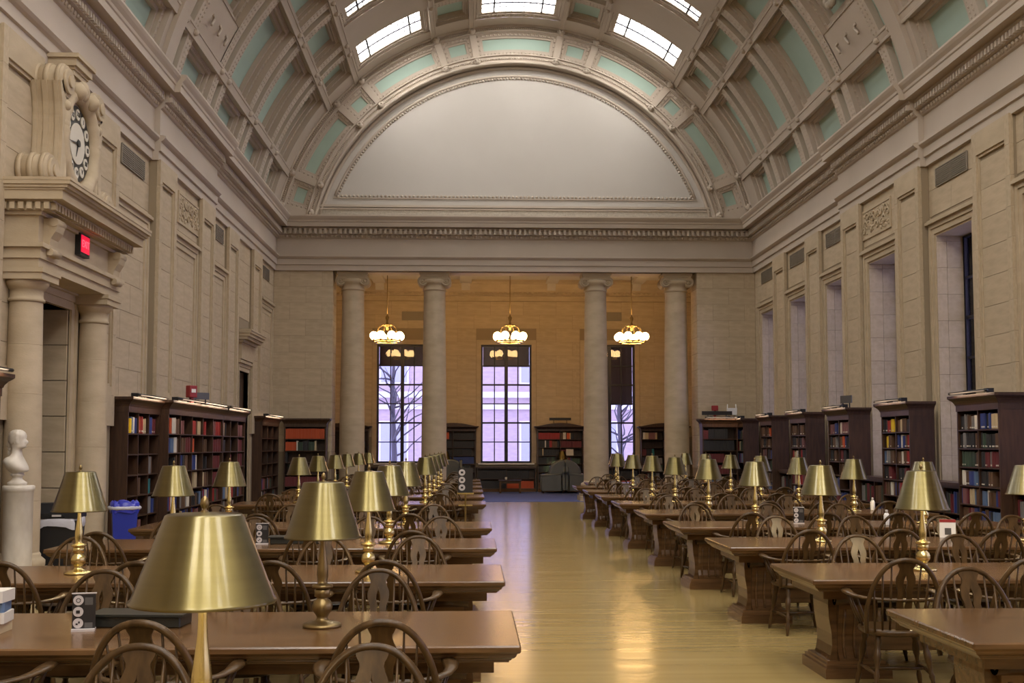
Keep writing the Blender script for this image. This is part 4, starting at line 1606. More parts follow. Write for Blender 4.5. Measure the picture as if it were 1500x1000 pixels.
for x, wd, lab in ((.2, 2.2, 'low dark bookcase under the middle alcove window'), (-3.75, 2.15, 'low dark bookcase under the alcove window with the tree'), (4.25, 2.05, 'low dark bookcase under the half shaded alcove window')):
    bookcase('low_bookcase', lab, 'low alcove case', (x, 42.22, 0), 0, wd, .95, .34, 2, 2, {(0, 0): 'k30', (0, 1): 'k24', (1, 0): 'k26', (1, 1): 'o26'}, style='dark', solo_rows=0, z0=.14, crown=.08, light=False,
             group='low bookcases in the alcove', zplinth='table_wood')
rs = REST.mesh('rest', ['cloth_' + k for k in REST_KEYS], fixn=False)
o = put('row_of_books', rs)
tag(o, 'dark books filling the remaining shelves of all the bookcases', 'books', kind='stuff')


# signs and boxes on top of the cases
def top_sign(name, loc, rz, wd, hg, m, label, cat='sign', post=.06):
    s = empty(name, loc, rz)
    tag(s, label, cat)
    MB().box(-wd / 2, wd / 2, -.012, .012, post, post + hg).build('panel', m, s)
    for k in (-1, 1):
        MB().box(k * wd * .3 - .01, k * wd * .3 + .01, -.01, .01, .012, post).build('post', 'black_plastic', s)
        MB().box(k * wd * .3 - .03, k * wd * .3 + .03, -.06, .06, 0, .012).build('foot', 'black_plastic', s)
    return s


top_sign('section_sign', (7.62, 34.80, 2.56), 0, .95, .12, 'sign_dark', 'long dark section sign standing on the right pier bookcase', post=.12)
top_sign('section_sign', (3.32, 42.30, 2.58), 0, .82, .10, 'sign_dark', 'dark section sign on top of the bookcase behind the armchairs', post=.10)
top_sign('section_sign', (8.40, 25.0, 2.56), R_(-72), .40, .17, 'sign_grey', 'small grey sign on posts on the third window wall bookcase', post=.12)
top_sign('section_sign', (-5.60, 23.45, 2.58), R_(50), .42, .14, 'sign_grey', 'small grey sign on posts on the wide left bookcase', post=.10)
rbx = MB().cbox(-.09, .09, -.07, .07, .10, .34, .01)
rbx = rbx.build('alarm_box', 'red_paint', None, (-5.58, 22.62, 2.58), R_(50))
MB().box(-.03, .03, -.03, .03, 0, .12).build('post', 'red_paint', rbx)
MB().box(-.05, .05, -.075, -.069, .2, .27).build('label_plate', 'white_paint', rbx)
tag(rbx, 'red alarm box on a short post on the wide left bookcase', 'alarm box')
rbx = MB().cbox(-.10, .10, -.05, .05, .26, .42, .01).build('alarm_box', 'red_paint', None, (7.58, 34.92, 2.56), 0)
MB().box(-.03, .03, -.03, .03, 0, .26).build('post', 'red_paint', rbx)
tag(rbx, 'red alarm box behind the sign on the right pier bookcase', 'alarm box')
ch_ = empty('display_stand', (8.10, 34.85, 2.56)); tag(ch_, 'small white openwork stand on top of the right pier bookcase', 'stand')
for k in (-1, 1):
    MB().tube([(k * .15, 0, 0), (k * .13, .03, .46)], .016, 6).build('leg', 'white_paint', ch_)
    MB().tube([(k * .14, .1, 0), (k * .13, .06, .28)], .014, 6).build('leg', 'white_paint', ch_)
MB().cbox(-.16, .16, -.01, .02, .12, .34, .006).build('panel', 'white_paint', ch_)
sg = MB().box(XL + .012, XL + .03, 31.62, 31.95, 2.75, 2.92).build('wall_plate', 'sign_grey')
tag(sg, 'small grey plate on the wall beside the small door', 'plate')

# ------------------------------------------------------------------ marble bust on its pedestal
pd = MB().lathe([(.20, 0), (.20, .10), (.175, .13), (.170, .16), (.168, 1.16), (.175, 1.17), (.185, 1.19), (.185, 1.235), (.17, 1.245)], 36).build('pedestal', 'marble', None, (-5.48, 13.9, 0))
tag(pd, 'round grey marble pedestal under the bust', 'pedestal')
# rows: z, front, back, half width  (x forward)
BP = [(.00, .10, -.10, .10), (.02, .11, -.11, .11), (.035, .11, -.11, .11), (.05, .085, -.085, .085), (.075, .055, -.055, .06), (.105, .055, -.055, .06), (.12, .08, -.075, .08), (.135, .08, -.075, .08), (.15, .06, -.055, .065),
      (.165, .115, -.09, .10), (.19, .125, -.115, .13), (.23, .105, -.135, .155), (.27, .08, -.15, .165), (.30, .062, -.155, .16), (.33, .052, -.135, .13), (.355, .046, -.085, .085), (.385, .042, -.068, .066), (.42, .040, -.066, .062),
      (.44, .050, -.068, .062), (.452, .082, -.074, .064), (.468, .094, -.080, .068), (.485, .092, -.086, .070), (.50, .094, -.092, .073), (.515, .094, -.098, .075), (.535, .094, -.104, .077), (.555, .092, -.108, .080), (.575, .093, -.108, .082),
      (.60, .095, -.104, .083), (.625, .088, -.094, .080), (.648, .070, -.078, .068), (.665, .045, -.052, .046), (.674, .012, -.018, .015)]
bm_ = MB()
NB = 40
vs, fs = [], []
for (z, f, b, hw) in BP:
    for i in range(NB):
        a = 2 * PI * i / NB - PI
        ca, sa = math.cos(a), math.sin(a)
        cx_ = (f + b) / 2
        X = cx_ + (f - b) / 2 * (abs(ca) ** .9) * (1 if ca > 0 else -1)
        Y = hw * (abs(sa) ** .9) * (1 if sa > 0 else -1)
        if z > .44 and ca > 0:
            nose = math.exp(-((a) / .16) ** 2) * max(0, 1 - abs(z - .522) / .045) * .044
            lips = math.exp(-((a) / .30) ** 2) * (max(0, 1 - abs(z - .487) / .010) * .009)
            chin = math.exp(-((a) / .35) ** 2) * max(0, 1 - abs(z - .462) / .018) * .015
            eye = sum(math.exp(-((a - s * .42) / .16) ** 2) for s in (-1, 1)) * max(0, 1 - abs(z - .548) / .014) * .012
            brow = math.exp(-((abs(a) - .35) / .3) ** 2) * max(0, 1 - abs(z - .568) / .012) * .006
            X += nose + lips + chin - eye + brow
        if z > .50 and (ca < .45):
            wv = .010 + .006 * math.sin(a * 12 + z * 120) + .004 * math.sin(z * 150 - a * 6)
            X += wv * ca; Y += wv * sa * 1.4
        vs.append((X, Y, z))
k = len(BP)
for j in range(k - 1):
    for i in range(NB):
        i2 = (i + 1) % NB
        fs.append((j * NB + i, j * NB + i2, (j + 1) * NB + i2, (j + 1) * NB + i))
bm_.add(vs, fs, True)
bm_.add([vs[i] for i in range(NB)], [tuple(reversed(range(NB)))])
bm_.add([vs[-NB + i] for i in range(NB)], [tuple(range(NB))])
BU = bm_.build('bust', 'marble', None, (-5.50, 13.9, 1.245), R_(-8))
tag(BU, 'white marble bust of a man looking across the room', 'bust')
hr = MB()
hr.sph((-.10, 0, .50), .045, 10, 8, (.9, 1.1, 1.2)); hr.sph((-.105, 0, .45), .03, 8, 6, (.8, 1, 1.6)); hr.sph((-.115, 0, .40), .022, 8, 6, (.8, 1, 1.8))
hr.build('hair_tail', 'marble', BU)
for s in (-1, 1):
    MB().sph((-.005, s * .079, .525), .020, 8, 6, (.8, .35, 1.5)).build('ear', 'marble', BU)

# ------------------------------------------------------------------ bins
bb = empty('waste_bin', (-5.70, 15.95, 0), R_(8)); tag(bb, 'black waste bin with a sloped lid and plastic liner by the portal', 'waste bin')
q = MB()
q.add([(-.24, -.20, 0), (.24, -.20, 0), (.24, .20, 0), (-.24, .20, 0), (-.28, -.24, .70), (.28, -.24, .70), (.28, .24, .70), (-.28, .24, .70)],
      [(3, 2, 1, 0), (4, 5, 6, 7), (0, 1, 5, 4), (1, 2, 6, 5), (2, 3, 7, 6), (3, 0, 4, 7)])
q.build('body', 'black_plastic', bb)
q = MB()
lp = []
n = 40
for i in range(n):
    a = 2 * PI * i / n
    ex = lambda v: (abs(v) ** .5) * (1 if v > 0 else -1)
    lp.append((ex(math.cos(a)), ex(math.sin(a))))
rr = random.Random(4)
vs = []
for (sxx, z) in ((.285, .74), (.30, .72), (.305, .66), (.30, .60)):
    for i, (cx_, cy_) in enumerate(lp):
        vs.append((cx_ * (sxx + .008 * math.sin(i * 2.3)), cy_ * (sxx - .04 + .008 * math.cos(i * 1.9)), z + (.03 * math.sin(i * .7) if z < .61 else 0)))
q.add(vs, [(j * n + i, j * n + (i + 1) % n, (j + 1) * n + (i + 1) % n, (j + 1) * n + i) for j in range(3) for i in range(n)], True)
q.build('liner', 'bag', bb)
ld = MB()
ld.prism([(-.26, .73), (-.26, .80), (-.05, .93), (.26, .93), (.26, .73)], 0, -.29, .29)
ld.box(-.10, .10, -.275, -.262, .755, .785)
ld = ld.build('lid', 'black_plastic', bb)
MB().box(-.06, .06, -.281, -.275, .757, .783).build('label_plate', 'icon', ld)

bb = empty('recycling_bin', (-5.42, 17.9, 0), R_(20)); tag(bb, 'blue recycling bin with a blue liner bag against the portal column', 'recycling bin')
q = MB()
q.add([(-.15, -.15, 0), (.15, -.15, 0), (.15, .15, 0), (-.15, .15, 0), (-.19, -.19, .76), (.19, -.19, .76), (.19, .19, .76), (-.19, .19, .76)],
      [(3, 2, 1, 0), (4, 5, 6, 7), (0, 1, 5, 4), (1, 2, 6, 5), (2, 3, 7, 6), (3, 0, 4, 7)])
q.build('body', 'blue_plastic', bb)
q = MB()
vs = []
for (sxx, z) in ((.10, .82), (.17, .86), (.205, .83), (.215, .76), (.21, .69)):
    for i, (cx_, cy_) in enumerate(lp):
        vs.append((cx_ * (sxx + .012 * math.sin(i * 2.3)), cy_ * (sxx + .012 * math.cos(i * 1.9)), z + .018 * math.sin(i * 1.3 + z * 30)))
q.add(vs, [(j * n + i, j * n + (i + 1) % n, (j + 1) * n + (i + 1) % n, (j + 1) * n + i) for j in range(4) for i in range(n)], True)
q = q.build('liner', 'bag_blue', bb)
MB().tube([(.21 * math.cos(2 * PI * i / 30) * (1.15 if abs(math.sin(4 * PI * i / 30)) > .7 else 1), .21 * math.sin(2 * PI * i / 30) * (1.15 if abs(math.sin(4 * PI * i / 30)) > .7 else 1), .76) for i in range(30)], .030, 8, closed=True).build('rim', 'bag', q)

# ------------------------------------------------------------------ tables
TLEN, TDEP = 4.22, 1.17
table_parts = []
tt = MB().cbox(-TLEN / 2, TLEN / 2, -TDEP / 2, TDEP / 2, .722, .76, .008)
table_parts.append(('table_top', tt.mesh('table_top', 'table_wood')))
un = MB()
ul = []
for ins, z in ((.012, .7225), (.020, .716), (.022, .708), (.030, .698), (.044, .690), (.048, .684), (.056, .680), (.058, .672)):
    a, b = TLEN / 2 - ins, TDEP / 2 - ins
    ul += [(-a, -b, z), (a, -b, z), (a, b, z), (-a, b, z)]
un.add(ul, [(4 * j + k, 4 * j + (k + 1) % 4, 4 * j + 4 + (k + 1) % 4, 4 * j + 4 + k) for j in range(7) for k in range(4)] + [(28, 29, 30, 31)])
table_parts.append(('edge_moulding', un.mesh('edge_moulding', 'table_wood')))
apn = MB()
for s in (-1, 1): apn.box(-1.98, 1.98, s * .40 - .012, s * .40 + .012, .60, .672)
for s in (-1, 1): apn.box(s * 1.97 - .012, s * 1.97 + .012, -.40, .40, .60, .672)
table_parts.append(('apron', apn.mesh('apron', 'table_wood')))
PX = TLEN / 2 - .42
pe = MB()
ysec = [(.255, .67), (.255, .645), (.215, .62), (.245, .56), (.243, .50), (.22, .40), (.195, .30), (.195, .22), (.215, .16), (.245, .13), (.245, .12)]
pe.prism([(a, z) for a, z in ysec] + [(-a, z) for a, z in reversed(ysec)], 0, -.125, .125)
xsec = [(.21, .67), (.21, .64), (.185, .61), (.19, .53), (.183, .43), (.165, .31), (.162, .22), (.175, .15), (.185, .12)]
pe.prism([(a, z) for a, z in xsec] + [(-a, z) for a, z in reversed(xsec)], 1, -.185, .185)
for s in (-1, 1):
    for q_ in (-1, 1):
        n0 = len(pe.v)
        pe.lathe([(.055, -.155), (.055, .155)], 16)
        pe.lathe([(.03, -.162), (.03, .162)], 12)
        pe.xf(Matrix.Translation((0, s * .225, .585)) @ Matrix.Rotation(PI / 2, 4, 'Y'), n0)
    for q_ in (-.08, 0, .08):
        pe.tube([(q_, s * yy_, z) for yy_, z in ((.235, .14), (.20, .22), (.20, .30), (.225, .40), (.245, .50))], .012, 5)
pfm = pe.mesh('pedestal', 'table_wood')
ft = MB()
ft.box(-.25, .25, -.30, .30, 0, .075)
ft.box(-.235, .235, -.275, .275, .075, .10)
ft.box(-.22, .22, -.245, .245, .10, .122)
ftm = ft.mesh('foot', 'table_wood')
STR = MB().cbox(-PX + .14, PX - .14, -.04, .04, .16, .30, .008).mesh('stretcher', 'table_wood')


def make_table(xc, yc, label):
    t = empty('reading_table', (xc, yc, 0))
    tag(t, label, 'table', 'long reading tables')
    for nme, me in table_parts: put(nme, me, t)
    for s in (-1, 1):
        p_ = put('pedestal', pfm, t, (s * PX, 0, 0))
        put('foot', ftm, p_)
    put('stretcher', STR, t)
    return t


# ------------------------------------------------------------------ bow-back armchairs (local +y = towards the table)
seat = MB()
lps = []
for (ins, z) in ((.03, .415), (.006, .425), (0, .440), (.006, .457), (.03, .463)):
    L_ = []
    for i in range(32):
        a = 2 * PI * i / 32
        e_ = lambda v, p_: (abs(v) ** p_) * (1 if v >= 0 else -1)
        L_.append(((.245 - ins) * e_(math.cos(a), .72), .01 + (.225 - ins) * e_(math.sin(a), .72), z))
    lps.append(L_)
vs = [p for L_ in lps for p in L_] + [(0, .01, .415), (0, -.02, .448)]
fs = [(j * 32 + i, j * 32 + (i + 1) % 32, (j + 1) * 32 + (i + 1) % 32, (j + 1) * 32 + i) for j in range(4) for i in range(32)]
fs += [((i + 1) % 32, i, 160) for i in range(32)] + [(128 + i, 128 + (i + 1) % 32, 161) for i in range(32)]
seat.add(vs, fs, True)
ybk = lambda z: -.175 - .145 * max(0, (z - .46) / .505)
bow = MB()
bp = []
for i in range(41):
    t_ = PI * i / 40
    ct, st_ = math.cos(t_), math.sin(t_)
    z = .455 + .508 * (st_ ** .86)
    x = .258 * (abs(ct) ** .90) * (1 if ct > 0 else -1)
    x *= 1 - .06 * max(0, (.62 - z) / .16)
    bp.append((x, ybk(z), z - .012))
bow.tube(bp, .0165, 8, flat=(1.0, 1.12))
rail = MB()
rp = [(.292, .215, .690), (.305, .12, .688), (.306, .02, .684), (.290, -.07, .680), (.245, -.150, .676), (.165, -.208, .674), (.08, -.232, .674), (0, -.238, .674)]
rp = rp + [(-x, y, z) for x, y, z in reversed(rp[:-1])]
rail.tube(rp, [1.25, 1.5, 1.15, .95, .95, .95, .95, .95, .95, .95, .95, .95, 1.15, 1.5, 1.25], 8, flat=(.027, .0105))
spl = MB()
S_ = [(.455, .046, 0), (.50, .044, 0), (.56, .046, 0), (.61, .050, .002), (.65, .052, .009), (.69, .050, .013), (.72, .048, .010), (.745, .050, .005), (.765, .056, .009), (.785, .063, .013), (.805, .066, .012), (.825, .065, .007), (.84, .061, .001),
      (.86, .052, 0), (.88, .046, 0), (.895, .047, 0), (.91, .056, 0), (.925, .062, 0), (.945, .063, 0), (.958, .060, 0)]
for s in (-1, 1):
    for dy in (0,):
        vs = []
        for z, hw, ho in S_:
            y = ybk(z)
            vs += [(s * ho, y - .007, z), (s * hw, y - .007, z), (s * hw, y + .007, z), (s * ho, y + .007, z)]
        fs = []
        for j in range(len(S_) - 1):
            for k in range(4):
                if k == 3 and S_[j][2] <= 0 and S_[j + 1][2] <= 0: continue
                fs.append((j * 4 + k, j * 4 + (k + 1) % 4, (j + 1) * 4 + (k + 1) % 4, (j + 1) * 4 + k))
        spl.add(vs, fs)


def bow_z(x):
    best = min(bp[3:-3], key=lambda p: abs(p[0] - x) + (0 if p[2] > .6 else 1))
    return best[2]


def spindle_list():
    out = []
    for s in (-1, 1):
        for xb, xt in ((.085, .098), (.135, .155), (.185, .208)):
            zt = bow_z(xt)
            out.append(MB().tube([(s * xb, -.172, .45), (s * (xb + xt) / 2, ybk((.45 + zt) / 2), (.45 + zt) / 2), (s * xt, ybk(zt), zt)], [.0075, .0085, .0055], 6))
        for (x0, y0, x1, y1, r) in ((.205, .13, .300, .15, .013), (.215, .02, .305, .03, .008), (.205, -.08, .285, -.08, .008)):
            out.append(MB().tube([(s * x0, y0, .45), (s * (x0 * .6 + x1 * .4), y0 * .6 + y1 * .4, .54), (s * x1, y1, .682)], [r * .8, r * 1.15, r * .7], 6))
    return out


def leg_mb(x0, y0, x1, y1):
    rr_ = [.017, .020, .025, .016, .024, .026, .022, .015, .013, .021, .013, .020, .019, .014, .012]
    n_ = len(rr_)
    return MB().tube([(x0 + (x1 - x0) * i / (n_ - 1), y0 + (y1 - y0) * i / (n_ - 1), .43 * (1 - i / (n_ - 1))) for i in range(n_)], rr_, 8)


LEGS = [(.165, .15, .225, .215), (-.165, .15, -.225, .215), (.15, -.12, .205, -.235), (-.15, -.12, -.205, -.235)]
SPM = [m_.mesh('spindle', 'chair_wood') for m_ in spindle_list()]
sall = MB()
for m_ in spindle_list(): sall.add(m_.v, m_.f, True)
SALL = sall.mesh('spindles', 'chair_wood')
strs = []
for s in (-1, 1):
    strs.append(MB().tube([(s * .203, .187, .16), (s * .20, 0, .17), (s * .188, -.197, .16)], [.009, .015, .009], 6).mesh('stretcher', 'chair_wood'))
strs.append(MB().tube([(-.2, 0, .17), (0, 0, .17), (.2, 0, .17)], [.009, .015, .009], 6).mesh('stretcher', 'chair_wood'))
CHP = [('seat', seat.mesh('seat', 'chair_wood')), ('back_bow', bow.mesh('back_bow', 'chair_wood')), ('arm_rail', rail.mesh('arm_rail', 'chair_wood')), ('splat', spl.mesh('splat', 'chair_wood'))] + \
      [('leg', leg_mb(*L_).mesh('leg', 'chair_wood')) for L_ in LEGS] + [('stretcher', m_) for m_ in strs]


def make_chair(x, y, rz, label, near):
    c = empty('armchair', (x, y, 0), rz)
    tag(c, label, 'chair', 'bow-back armchairs at the reading tables')
    for nme, me in CHP: put(nme, me, c)
    if near:
        for me in SPM: put('spindle', me, c)
    else:
        o = put('spindles', SALL, c); o['kind'] = 'stuff'
    return c


# ------------------------------------------------------------------ brass table lamps
lb = MB().lathe([(.10, 0), (.104, .008), (.098, .018), (.06, .026), (.034, .036), (.028, .05), (.034, .062), (.050, .085), (.055, .11), (.046, .135), (.030, .148), (.030, .155), (.042, .160), (.042, .195), (.034, .202)], 24).mesh('base', 'brass')
lst = MB().lathe([(.034, .202), (.056, .208), (.056, .220), (.028, .228), (.024, .24), (.030, .27), (.029, .31), (.022, .36), (.015, .42), (.013, .47), (.013, .60), (.010, .765)], 20).mesh('stem', 'brass')
lst_off = lst.copy(); lst_off.materials[0] = M['dark_brass']  # unlit lamps: missing lamplight put into the colour as a darker brass
lb_off = lb.copy(); lb_off.materials[0] = M['dark_brass']
sh = MB()
sh.lathe([(.204, .468), (.207, .472), (.204, .478), (.1985, .482), (.110, .762), (.104, .766), (.05, .766), (.012, .772)], 44, cap=False)
sh.lathe([(.204, .468), (.196, .474), (.107, .758), (.02, .762)], 44, cap=False, mi=1)
shm = sh.mesh('lamp_shade', ['brass_shade', 'shade_inside'], fixn=False)
sh1 = MB()
sh1.lathe([(.205, .515), (.208, .519), (.205, .525), (.1995, .529), (.110, .762), (.104, .766), (.05, .766), (.012, .772)], 56, cap=False)
sh1.lathe([(.205, .515), (.197, .521), (.107, .758), (.02, .762)], 56, cap=False, mi=1)
shm1 = sh1.mesh('lamp_shade', ['brass_shade', 'shade_inside'], fixn=False)
fin = MB().lathe([(.010, .766), (.012, .773), (.005, .779), (.010, .786), (.0135, .795), (.010, .808), (.003, .818)], 12).mesh('finial', 'dark_brass')
blm = MB().sph((0, 0, .575), .028, 8, 6).mesh('bulb', 'bulb')
NLAMP = [0]


def make_lamp(x, y, z, label, on=True, shade=None):
    l = empty('table_lamp', (x, y, z), rnd.uniform(0, 6))
    tag(l, label, 'lamp', 'brass lamps on the reading tables')
    put('base', lb if on else lb_off, l); put('stem', lst if on else lst_off, l)
    put('lamp_shade', shade or shm, l); put('finial', fin, l)
    if on:
        put('bulb', blm, l)
        ld_ = bpy.data.lights.new('lamp_light', 'POINT')
        ld_.energy = LAMP_W
        ld_.color = (1.0, .80, .48)
        ld_.shadow_soft_size = .03
        o = bpy.data.objects.new('lamp_light', ld_)
        COL.objects.link(o); o.parent = l; o.location = (0, 0, .53)
    return l


FAR = {-1: 4.03, 0: 6.66, 1: 9.25, 2: 11.86, 3: 14.46, 4: 17.10, 5: 19.85, 6: 22.5, 7: 25.0, 8: 27.6, 9: 30.2, 10: 32.8}
XE_L, XE_R = .24, 2.45
left_rows = [-1, 0, 1, 2, 3, 5, 6, 7, 8, 9, 10]
right_rows = [0, 1, 2, 3, 4, 5, 6, 7, 8, 9]
OBS = {  # chairs placed from the photograph: x positions by (side, row, side of table)
    ('L', -1, 'far'): [-.375, -1.27],
    ('L', 0, 'near'): [-.40, -1.42, -2.30],
    ('L', 0, 'far'): [-.56, -1.36, -2.24],
    ('L', 1, 'near'): [-.55, -1.31, -2.2, -3.13],
    ('L', 1, 'far'): [-.44, -1.22, -2.3, -3.25],
    ('L', 2, 'near'): [-.53, -1.45, -2.4, -3.3],
    ('L', 2, 'far'): [-.33, -1.1, -2.3, -3.2],
    ('L', 3, 'near'): [-.67, -1.5, -2.4, -3.3],
    ('L', 3, 'far'): [-.49, -1.4, -2.35, -3.3],
    ('R', 0, 'far'): [3.10],
    ('R', 1, 'near'): [2.97, 3.80],
    ('R', 1, 'far'): [3.28, 4.18],
    ('R', 2, 'near'): [3.06, 3.95, 4.85],
    ('R', 2, 'far'): [3.30, 4.20, 5.13, 5.95],
    ('R', 3, 'near'): [3.18, 4.03, 4.87, 5.77],
    ('R', 3, 'far'): [2.95, 3.9, 4.85, 5.8]}
for side, rws in (('L', left_rows), ('R', right_rows)):
    sname = 'left' if side == 'L' else 'right'
    for idx, k in enumerate(rws):
        yf = FAR[k]
        yc = yf - TDEP / 2
        if side == 'L':
            xc = XE_L - TLEN / 2
        else:
            xc = XE_R + TLEN / 2 + (.55 if k == 9 else 0)
        tname = '%s %s table' % (ordn(idx + 1), sname)
        make_table(xc, yc, 'long brown reading table, %s from the camera on the %s of the aisle' % (ordn(idx + 1), sname))
        for wh in ('near', 'far'):
            if (k == -1 and wh == 'near') or (side == 'R' and k == 0 and wh == 'near'): continue
            xs = OBS.get((side, k, wh))
            if xs is None:
                x0 = (xc + TLEN / 2) if side == 'L' else (xc - TLEN / 2)
                xs = [x0 + (-1 if side == 'L' else 1) * (.66 + .92 * i) + rnd.uniform(-.10, .10) for i in range(4)]
            for i, x in enumerate(xs):
                y = (yf - TDEP - .17) if wh == 'near' else (yf + .05)
                y += rnd.uniform(-.03, .03)
                px = 691 + 1650 * x / y
                if px < -70 or px > 1570: continue
                rz = (0 if wh == 'near' else PI) + rnd.uniform(-.10, .10)
                make_chair(x, y, rz, 'brown bow-back armchair, %s side of %s, %s from the aisle' % ('near' if wh == 'near' else 'far', tname, ordn(i + 1)), k <= 2)
        lx = [-.80, -2.95] if side == 'L' else [3.50 + (.3 if k == 9 else 0), 5.65]
        for i, x in enumerate(lx):
            if k == -1 and i == 1: continue
            if side == 'L' and k == 0 and i == 1: continue
            if side == 'R' and k == 0: continue
            if side == 'R' and k == 1 and i == 1: continue
            if k == 10 and i == 0: continue
            yl = yc + .02
            if side == 'L' and k == 0: yl = 6.13
            if k == -1: yl, x = 3.27, -.765
            make_lamp(x + rnd.uniform(-.02, .02), yl + rnd.uniform(-.03, .03), .76, 'brass lamp %son the %s, %s from the aisle' % ('not lit ' if (side == 'L' and k == 0) else '', tname, ordn(i + 1)), on=not (side == 'L' and k in (0,)), shade=shm1 if k == -1 else None)

# ------------------------------------------------------------------ things on the tables
def icon_card(loc, rz, wd, hg, label, name='notice_card', base=True):
    s = empty(name, loc, rz)
    tag(s, label, 'notice')
    MB().box(-wd / 2, wd / 2, -.004, .004, .012, hg).build('card', 'sign_dark', s)
    fr_ = MB()
    fr_.box(-wd / 2 - .004, wd / 2 + .004, -.006, .006, hg, hg + .006)
    if base: fr_.box(-wd / 2, wd / 2, -.035, .035, 0, .012)
    fr_.build('holder', 'icon', s)
    for k in range(3):
        z = hg * (.83 - .31 * k)
        c_ = MB()
        c_.lathe([(hg * .135, 0), (hg * .135, .002)], 22)
        c_.xf(Matrix.Translation((-wd * .24, -.004, z)) @ Matrix.Rotation(PI / 2, 4, 'X'))
        c_ = c_.build('icon_disc', 'icon', s)
        g = MB()
        zc, xc_ = z, -wd * .24
        u = hg * .05
        if k == 0:
            g.tube([(xc_ + u * 1.1 * math.cos(a_), -.007, zc + u * 1.1 * math.sin(a_)) for a_ in [i * .4 for i in range(16)]], u * .18, 5, closed=False)
        elif k == 1:
            g.box(xc_ - u * 1.1, xc_ + u * .9, -.008, -.006, zc - u * .9, zc + u * .8)
        else:
            g.box(xc_ - u * 1.2, xc_ - u * .1, -.008, -.006, zc - u * .9, zc)
            g.box(xc_ + u * .1, xc_ + u * 1.0, -.008, -.006, zc - u * .1, zc + u)
        g.build('symbol', 'sign_dark', s)
    MB().box(wd * .04, wd * .38, -.0055, -.004, hg * .70, hg * .90).build('text_block', 'sign_grey', s)
    MB().box(wd * .04, wd * .38, -.0055, -.004, hg * .08, hg * .22).build('text_block', 'sign_grey', s)
    return s


icon_card((-2.02, 6.02, .76), R_(12), .115, .19, 'dark notice card with three round icons, standing by the nearest book stack')
icon_card((-2.05, 11.2, .76), R_(5), .12, .20, 'dark notice card with three round icons on the fourth table on the left')
icon_card((4.05, 13.9, .76), R_(-15), .13, .20, 'dark notice card with icons on the fourth table on the right')
bx = MB()
bx.cbox(-.18, .30, -.10, .10, 0, .06, .006)
bx.box(-.20, .32, -.12, .12, .06, .072)
bx = bx.build('low_box', 'low_box', None, (-1.83, 6.20, .76), R_(-4))
tag(bx, 'low dark box lying on the table behind the nearest notice card', 'box')
bx = MB()
bx.cbox(-.18, .30, -.10, .10, 0, .06, .006)
bx.box(-.20, .32, -.12, .12, .06, .072)
bx = bx.build('low_box', 'low_box', None, (-1.80, 11.3, .76), R_(4))
tag(bx, 'low dark box lying on the fourth table on the left', 'box')
z = .76
for i, (k, th) in enumerate((('c', .05), ('w', .055), ('a', .05), ('w', .06))):
    o = MB().cbox(-.12, .12, -.09, .09, 0, 1, .01)
    o = o.build('book', 'book_cloth', None, (-2.53 + .01 * (i % 2), 6.0, z), R_(5 * (i % 3)))
    o.scale = (1, 1, th)
    o.color = (*PAL[k], 1)
    tag(o, '%s book lying flat, %s from the bottom of the stack at the frame edge' % (PNAME[k], ordn(i + 1)), 'book', 'stack of books at the frame edge')
    z += th + .0005
st = MB().lathe([(.15, 0), (.15, .02), (.03, .035), (.014, .06), (.014, 1.02), (.03, 1.03), (.03, 1.05)], 20)
ss = empty('sign_stand', (-.09, 16.3, 0)); tag(ss, 'notice with three round icons on a slim brass post beside the aisle', 'sign')
st.build('post', 'dark_brass', ss)
MB().box(-.12, .12, -.05, .03, 1.03, 1.05).build('ledge', 'brass', ss)
MB().box(-.10, .10, -.012, .012, .86, .88).build('cross_bar', 'brass', ss)
c2 = MB().box(-.105, .105, -.006, .006, 1.05, 1.40).build('card', 'sign_dark', ss)
for k in range(3):
    q = MB().lathe([(.046, 0), (.046, .003)], 20)
    q.xf(Matrix.Translation((-.05, -.006, 1.34 - .108 * k)) @ Matrix.Rotation(PI / 2, 4, 'X'))
    q.build('icon_disc', 'icon', c2)
    MB().box(-.068, -.032, -.0115, -.009, 1.325 - .108 * k, 1.355 - .108 * k).build('symbol', 'sign_dark', c2)
wc = empty('white_card', (5.0, 11.75, .76), R_(-14)); tag(wc, 'white card with a red header and blue square on the third table on the right', 'card')
MB().box(-.08, .08, -.004, .004, 0, .19).build('card', 'white_paint', wc)
MB().box(-.08, .08, -.006, -.004, .16, .19).build('header', 'red_paint', wc)
MB().box(-.03, .035, -.006, -.004, .03, .10).build('blue_square', 'sign_grey', wc)
wb = empty('water_bottle', (5.02, 13.55, .76)); tag(wb, 'small white bottle on the fourth table on the right', 'bottle')
MB().lathe([(.032, 0), (.034, .01), (.034, .12), (.022, .15)], 16).build('body', 'white_paint', wb)
MB().lathe([(.016, .15), (.016, .185), (.012, .19)], 12).build('cap', 'icon', wb)
bs2 = empty('water_bottle', (5.98, 16.7, .76)); tag(bs2, 'small white bottle on the fifth table on the right', 'bottle')
MB().lathe([(.032, 0), (.034, .01), (.034, .12), (.022, .15)], 16).build('body', 'white_paint', bs2)
MB().lathe([(.016, .15), (.016, .185), (.012, .19)], 12).build('cap', 'icon', bs2)

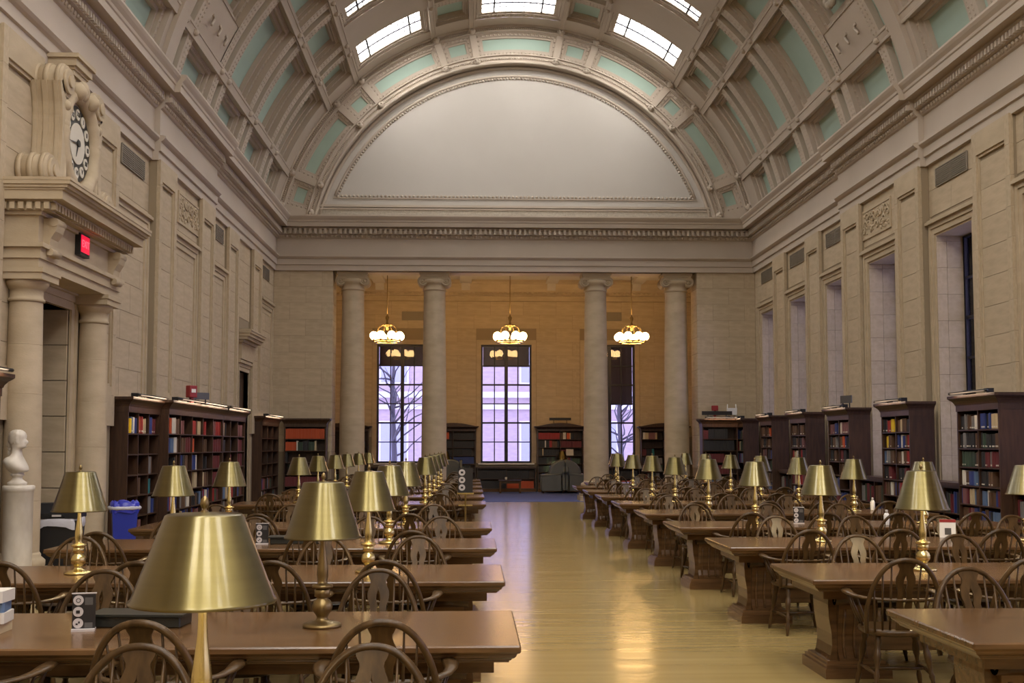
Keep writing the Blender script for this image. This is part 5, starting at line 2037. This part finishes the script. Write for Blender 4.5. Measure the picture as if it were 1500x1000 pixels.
# ------------------------------------------------------------------ alcove furniture
def tub_chair(x, y, rz, label):
    c = empty('upholstered_armchair', (x, y, 0), rz)
    tag(c, label, 'armchair')
    MB().cbox(-.30, .34, -.30, .30, .26, .46, .04).build('seat_cushion', 'upholstery', c)
    MB().cbox(-.40, .36, -.36, .36, .10, .27, .02).build('seat_frame', 'upholstery', c)
    for s in (-1, 1):
        a_ = MB()
        prof = [(-.36, .10), (.38, .10), (.40, .55), (.36, .66), (.0, .68), (-.36, .70)]
        a_.prism(prof, 1, s * .30, s * .42)
        a_.tube([(.38, s * .36, .62), (.0, s * .36, .665), (-.36, s * .36, .69)], .065, 10)
        a_.build('armrest', 'upholstery', c)
    bk = MB()
    pts = [(-.42, .12)] + [(-.42 * math.cos(PI * i / 14), .72 + .46 * math.sin(PI * i / 14)) for i in range(15)] + [(.42, .12)]
    n0 = len(bk.v)
    bk.prism(pts, 0, -.48, -.32)
    bk.tube([(-.40, p[0] * .96, p[1] * .985) for p in pts[1:-1]], .075, 8)
    bk.build('backrest', 'upholstery', c)
    for s in (-1, 1):
        wg = MB()
        arc_ = [(-.44 + .50 * math.cos(PI / 2 * i / 10), .66 + .51 * math.sin(PI / 2 * i / 10)) for i in range(11)]
        wg.prism([(-.44, .5)] + [(.06, .5)] + arc_, 1, s * .30, s * .40)
        wg.tube([(p[0], s * .35, p[1]) for p in arc_], .055, 8)
        wg.build('wing', 'upholstery', c)
    for (lx_, ly_) in ((-.38, -.32), (-.38, .32), (.32, -.32), (.32, .32)):
        MB().lathe([(.02, 0), (.032, .10)], 8, (lx_, ly_, 0)).build('leg', 'case_wood', c)
    return c


tub_chair(2.92, 41.25, PI, 'grey upholstered armchair facing the middle alcove window')
tub_chair(3.86, 41.25, 0, 'grey upholstered armchair back to back with its twin by the third column')
tub_chair(-.75, 41.3, PI / 2 + PI, 'grey upholstered armchair half hidden behind the lamps on the left')
ct = empty('coffee_table', (1.40, 41.3, 0)); tag(ct, 'small red brown wooden side table before the middle alcove window', 'side table')
MB().cbox(-.42, .42, -.28, .28, .44, .48, .008).build('top', 'case_wood', ct)
for sx_ in (-1, 1):
    for sy_ in (-1, 1):
        MB().box(sx_ * .36 - .03, sx_ * .36 + .03, sy_ * .22 - .03, sy_ * .22 + .03, 0, .44).build('leg', 'table_wood', ct)
MB().box(-.36, .36, -.22, .22, .36, .44).build('apron', 'table_wood', ct)
cu = MB().lathe([(.035, 0), (.045, .10), (.042, .10), (.032, .006)], 14).build('paper_cup', 'white_paint', None, (1.25, 41.25, .48))
tag(cu, 'white paper cup on the small side table in the alcove', 'cup')
for x, lab, lab2 in ((3.36, 'dark side table behind the two grey armchairs', 'brass lamp on the side table behind the grey armchairs'), (-.98, 'dark side table beside the case of black volumes', 'brass lamp on the side table before the black volumes')):
    s_ = empty('side_table', (x, 41.88, 0)); tag(s_, lab, 'side table')
    MB().lathe([(.24, .73), (.25, .745), (.24, .76)], 20).build('top', 'case_wood', s_)
    MB().lathe([(.16, 0), (.16, .03), (.03, .06), (.03, .73)], 12).build('pedestal', 'case_wood', s_)
    make_lamp(x, 41.88, .76, lab2)
